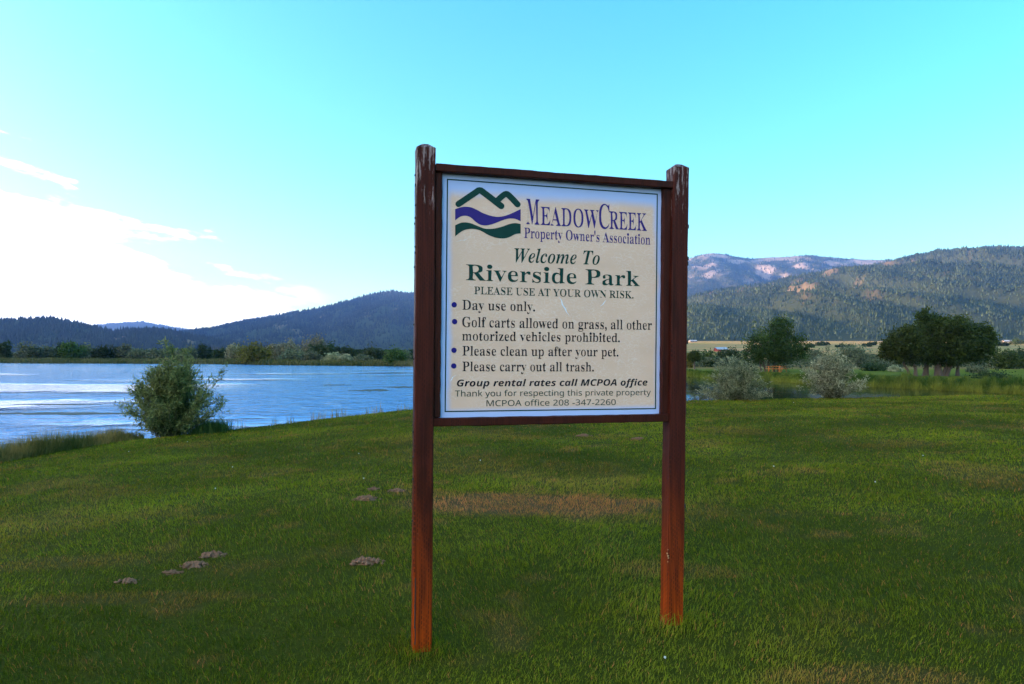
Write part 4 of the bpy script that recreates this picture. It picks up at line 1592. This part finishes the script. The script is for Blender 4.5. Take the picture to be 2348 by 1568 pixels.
def mound(label, px, Y, w_, h, seed, n_=46):
    g = np.random.default_rng(seed)
    h = h * .95
    p = ground(px, Y)
    MOUNDS.append((p.x, p.y, w_))
    vs, fs = [], []
    rings = [(0, 1.0), (.33, .8), (.66, .5), (1.0, .12)]
    k = 14
    for i, (q, s) in enumerate(rings):
        for j in range(k):
            a = 2 * math.pi * j / k
            r = w_ * .5 * s * g.uniform(.75, 1.25)
            vs.append((math.cos(a) * r, math.sin(a) * r * .6, -.02 + (h + .02) * q * g.uniform(.8, 1.2)))
    for i in range(len(rings) - 1):
        for j in range(k):
            fs.append((i * k + j, i * k + (j + 1) % k, (i + 1) * k + (j + 1) % k, (i + 1) * k + j))
    fs.append(tuple((len(rings) - 1) * k + j for j in range(k)))
    for c in range(n_):     # clods
        a, q = g.uniform(0, 6.28), g.uniform(0, 1.0) ** .7
        cx, cy = math.cos(a) * q * w_ * .62, math.sin(a) * q * w_ * .4
        s = g.uniform(.006, .022) * (w_ / .2)
        cz = h * max(0, 1 - q) * .8 + s * .3
        b_ = len(vs)
        for (ux, uy, uz) in ((1, 0, 0), (-1, 0, 0), (0, 1, 0), (0, -1, 0), (0, 0, 1), (0, 0, -1)):
            e = s * g.uniform(.7, 1.3)
            vs.append((cx + ux * e, cy + uy * e, cz + uz * e * .8))
        fs += [(b_ + i, b_ + j, b_ + l) for i, j, l in ((0, 2, 4), (2, 1, 4), (1, 3, 4), (3, 0, 4), (2, 0, 5), (1, 2, 5), (3, 1, 5), (0, 3, 5))]
    o = obj('dirt_mound', mesh('dirt_mound', vs, fs, M['dirt']), None, p)
    return tag(o, label, 'dirt mound', 'dirt mounds on the lawn')


def Yof(px, py):
    """distance at which the photo position meets the lawn"""
    Ys = np.linspace(2, 24, 900)
    x = (px - 1173.5) / F * Ys
    z = lawn_z(x, Ys)
    zr = np.array([P(px, py, float(y)).z for y in Ys])
    i = np.argmax(zr < z)
    return float(Ys[i]) if i else 20.0


for px, py, w_, h, lab, s in ((840, 1293, .20, .035, 'brown clod mound in the grass close to the left post, nearest to the camera', 1),
                              (492, 1277, .16, .04, 'upper brown mound of a loose row in the lawn at left', 2),
                              (447, 1299, .17, .03, 'flat curved brown mound just below the upper one in the lawn at left', 3),
                              (300, 1338, .13, .025, 'leftmost small brown mound on the shaded lawn', 4),
                              (842, 1146, .22, .04, 'wide crumbly brown mound left of the sign beside the bleached patch', 5),
                              (858, 1124, .13, .03, 'small brown mound just above the wide crumbly one', 6),
                              (912, 1127, .16, .03, 'small dark mound immediately left of the left post', 7),
                              (1338, 1001, .25, .05, 'dark brown clod seen between the posts just under the bottom rail', 8),
                              (1463, 1007, .2, .03, 'faint low mound between the posts, right of the dark brown clod', 9),
                              (398, 1316, .12, .02, 'tiny crumb of dirt between the flat mound and the leftmost mound', 10)):
    mound(lab, px, Yof(px, py), w_, h, s)

FL = [(823, 1046, 'left of the left post on the mid lawn'), (535, 1077, 'on the bright patch of lawn below the near shrub'), (835, 1105, 'just above the crumbly mound by the left post'),
      (496, 1128, 'alone on the lawn at left, below the bright patch'), (297, 1040, 'close to the lake bank below the fringe grass'), (431, 1017, 'at the lawn edge right below the near shrub'),
      (1772, 1076, 'largest one right of the right post'), (1818, 926, 'at the far lawn edge between the silvery shrubs'), (2113, 1051, 'far right on the mid lawn'), (2003, 1113, 'right of the sign, lower than its neighbours'),
      (1101, 1062, 'between the posts under the left half of the panel'), (1522, 1526, 'nearest one, at the photo\'s bottom between the posts')]
proto = None
for i, (px, py, wh) in enumerate(FL):
    p = ground(px, Yof(px, py))
    if proto is None:
        proto = thing('dandelion', 'x', 'flower', p, 0, 'white dandelion heads in the lawn')
        sb = MB()
        sb.tube([(0, 0, -.01), (.004, 0, .05), (.002, .003, .085)], [.002, .0018, .0015], 5, False)
        sb.build('stem', M['stem'], proto)
        g = np.random.default_rng(77)
        d = unit(g.normal(size=(260, 3)))
        n_ = unit(np.cross(d, g.normal(size=(260, 3))))
        v, f = quads(d * .012 + np.array([.002, .003, .092]), d, n_, np.full(260, .016), np.full(260, .004))
        obj('seed_head', mesh('seed_head', v, f, M['puff']), proto)
        o = proto
    else:
        o = copy_tree(proto)
    o.location = p
    o.rotation_euler = (0, 0, i * 1.3)
    o.scale = [.42 if i < len(FL) - 1 else .3] * 3
    o['label'] = 'white dandelion head in the grass, ' + wh

# ------------------------------------------------------------------ grass blades over the lawn
def lawn_blades(n, r0, r1, power, seed):
    g = np.random.default_rng(seed)
    q = g.uniform(0, 1, n)
    k = 1 - power
    r = (r0 ** k + q * (r1 ** k - r0 ** k)) ** (1 / k)
    th = np.radians(g.uniform(-58, 58, n))
    x, y = r * np.sin(th), r * np.cos(th)
    re, _ = edge_at(np.degrees(th))
    # blades gather in small tufts
    x = x + g.normal(size=n) * .004
    keep = r < re + .35
    dens = fbm(x * 7, y * 7, 151, 3)
    keep &= g.uniform(0, 1, n) < .45 + 1.1 * sstep(dens, .35, .6)
    x, y, r = x[keep], y[keep], r[keep]
    n = len(x)
    z = lawn_z(x, y)
    tall = fbm(x * 1.3, y * 1.3, 152, 3)
    h = .75 * (.016 + .030 * tall ** 1.5 + .014 * g.uniform(0, 1, n)) * g.uniform(.55, 1.3, n) * (1 + .012 * r)
    h = h * np.where(g.uniform(0, 1, n) < .02, 1.9, 1.0)
    # longer, unclipped grass around the feet of the posts
    for (bx, _, _) in posts:
        wpos = ORG + DX * bx
        h = h * (1 + 2.2 * np.exp(-((x - wpos.x) ** 2 + (y - wpos.y - .03) ** 2) / .012))
        inside = (np.abs((x - wpos.x) * DX.x + (y - wpos.y) * DX.y) < .05) & (np.abs((x - wpos.x) * DN.x + (y - wpos.y) * DN.y - .045) < .05)
        h = np.where(inside, .001, h)
    for (mx_, my_, mw) in MOUNDS:
        h = np.where((x - mx_) ** 2 + ((y - my_) / .8) ** 2 < (mw * .52) ** 2, h * .12, h)
    swirl = fbm(x * .8, y * .8, 153, 3) * 9
    a = swirl + g.normal(size=n) * 1.2
    le = h * g.uniform(.2, 1.1, n)
    wd = (.0010 + .00045 * r) * g.uniform(.7, 1.5, n)
    b_ = g.uniform(0, 6.28, n)
    wv = np.stack([np.cos(b_), np.sin(b_), np.zeros(n)], -1) * (wd * .5)[:, None]
    pts = np.stack([x, y, z - .004], -1)
    mid = pts + np.stack([np.cos(a) * le * .3, np.sin(a) * le * .3, h * .62], -1)
    tip = pts + np.stack([np.cos(a) * le, np.sin(a) * le, h], -1)
    v = np.stack([pts - wv, pts + wv, mid - wv * .75, mid + wv * .75, tip], 1).reshape(-1, 3)
    kk = np.arange(n)[:, None, None] * 5
    f = (kk + np.array([[0, 1, 3], [0, 3, 2], [2, 3, 4]])[None]).reshape(-1, 3)
    d = dryness(x, y)
    d = np.clip(d * g.uniform(.35, 1.2, n) + (g.uniform(0, 1, n) < .055) * g.uniform(.3, .9, n), 0, 1)
    patch = fbm(x * .45, y * .6, 154, 4)
    tint = np.clip((patch - .3) * 1.35 + g.uniform(-.3, .3, n), 0, 1)
    o = obj('grass', mesh('grass', v, f, M['blades'], {'dry': np.repeat(d, 5), 'tint': np.repeat(tint, 5)}))
    tag(o, 'mown green lawn grass with bleached patches', None, None, 'stuff')
    return o


lawn_blades(1200000, 1.5, 33.0, .28, 161)
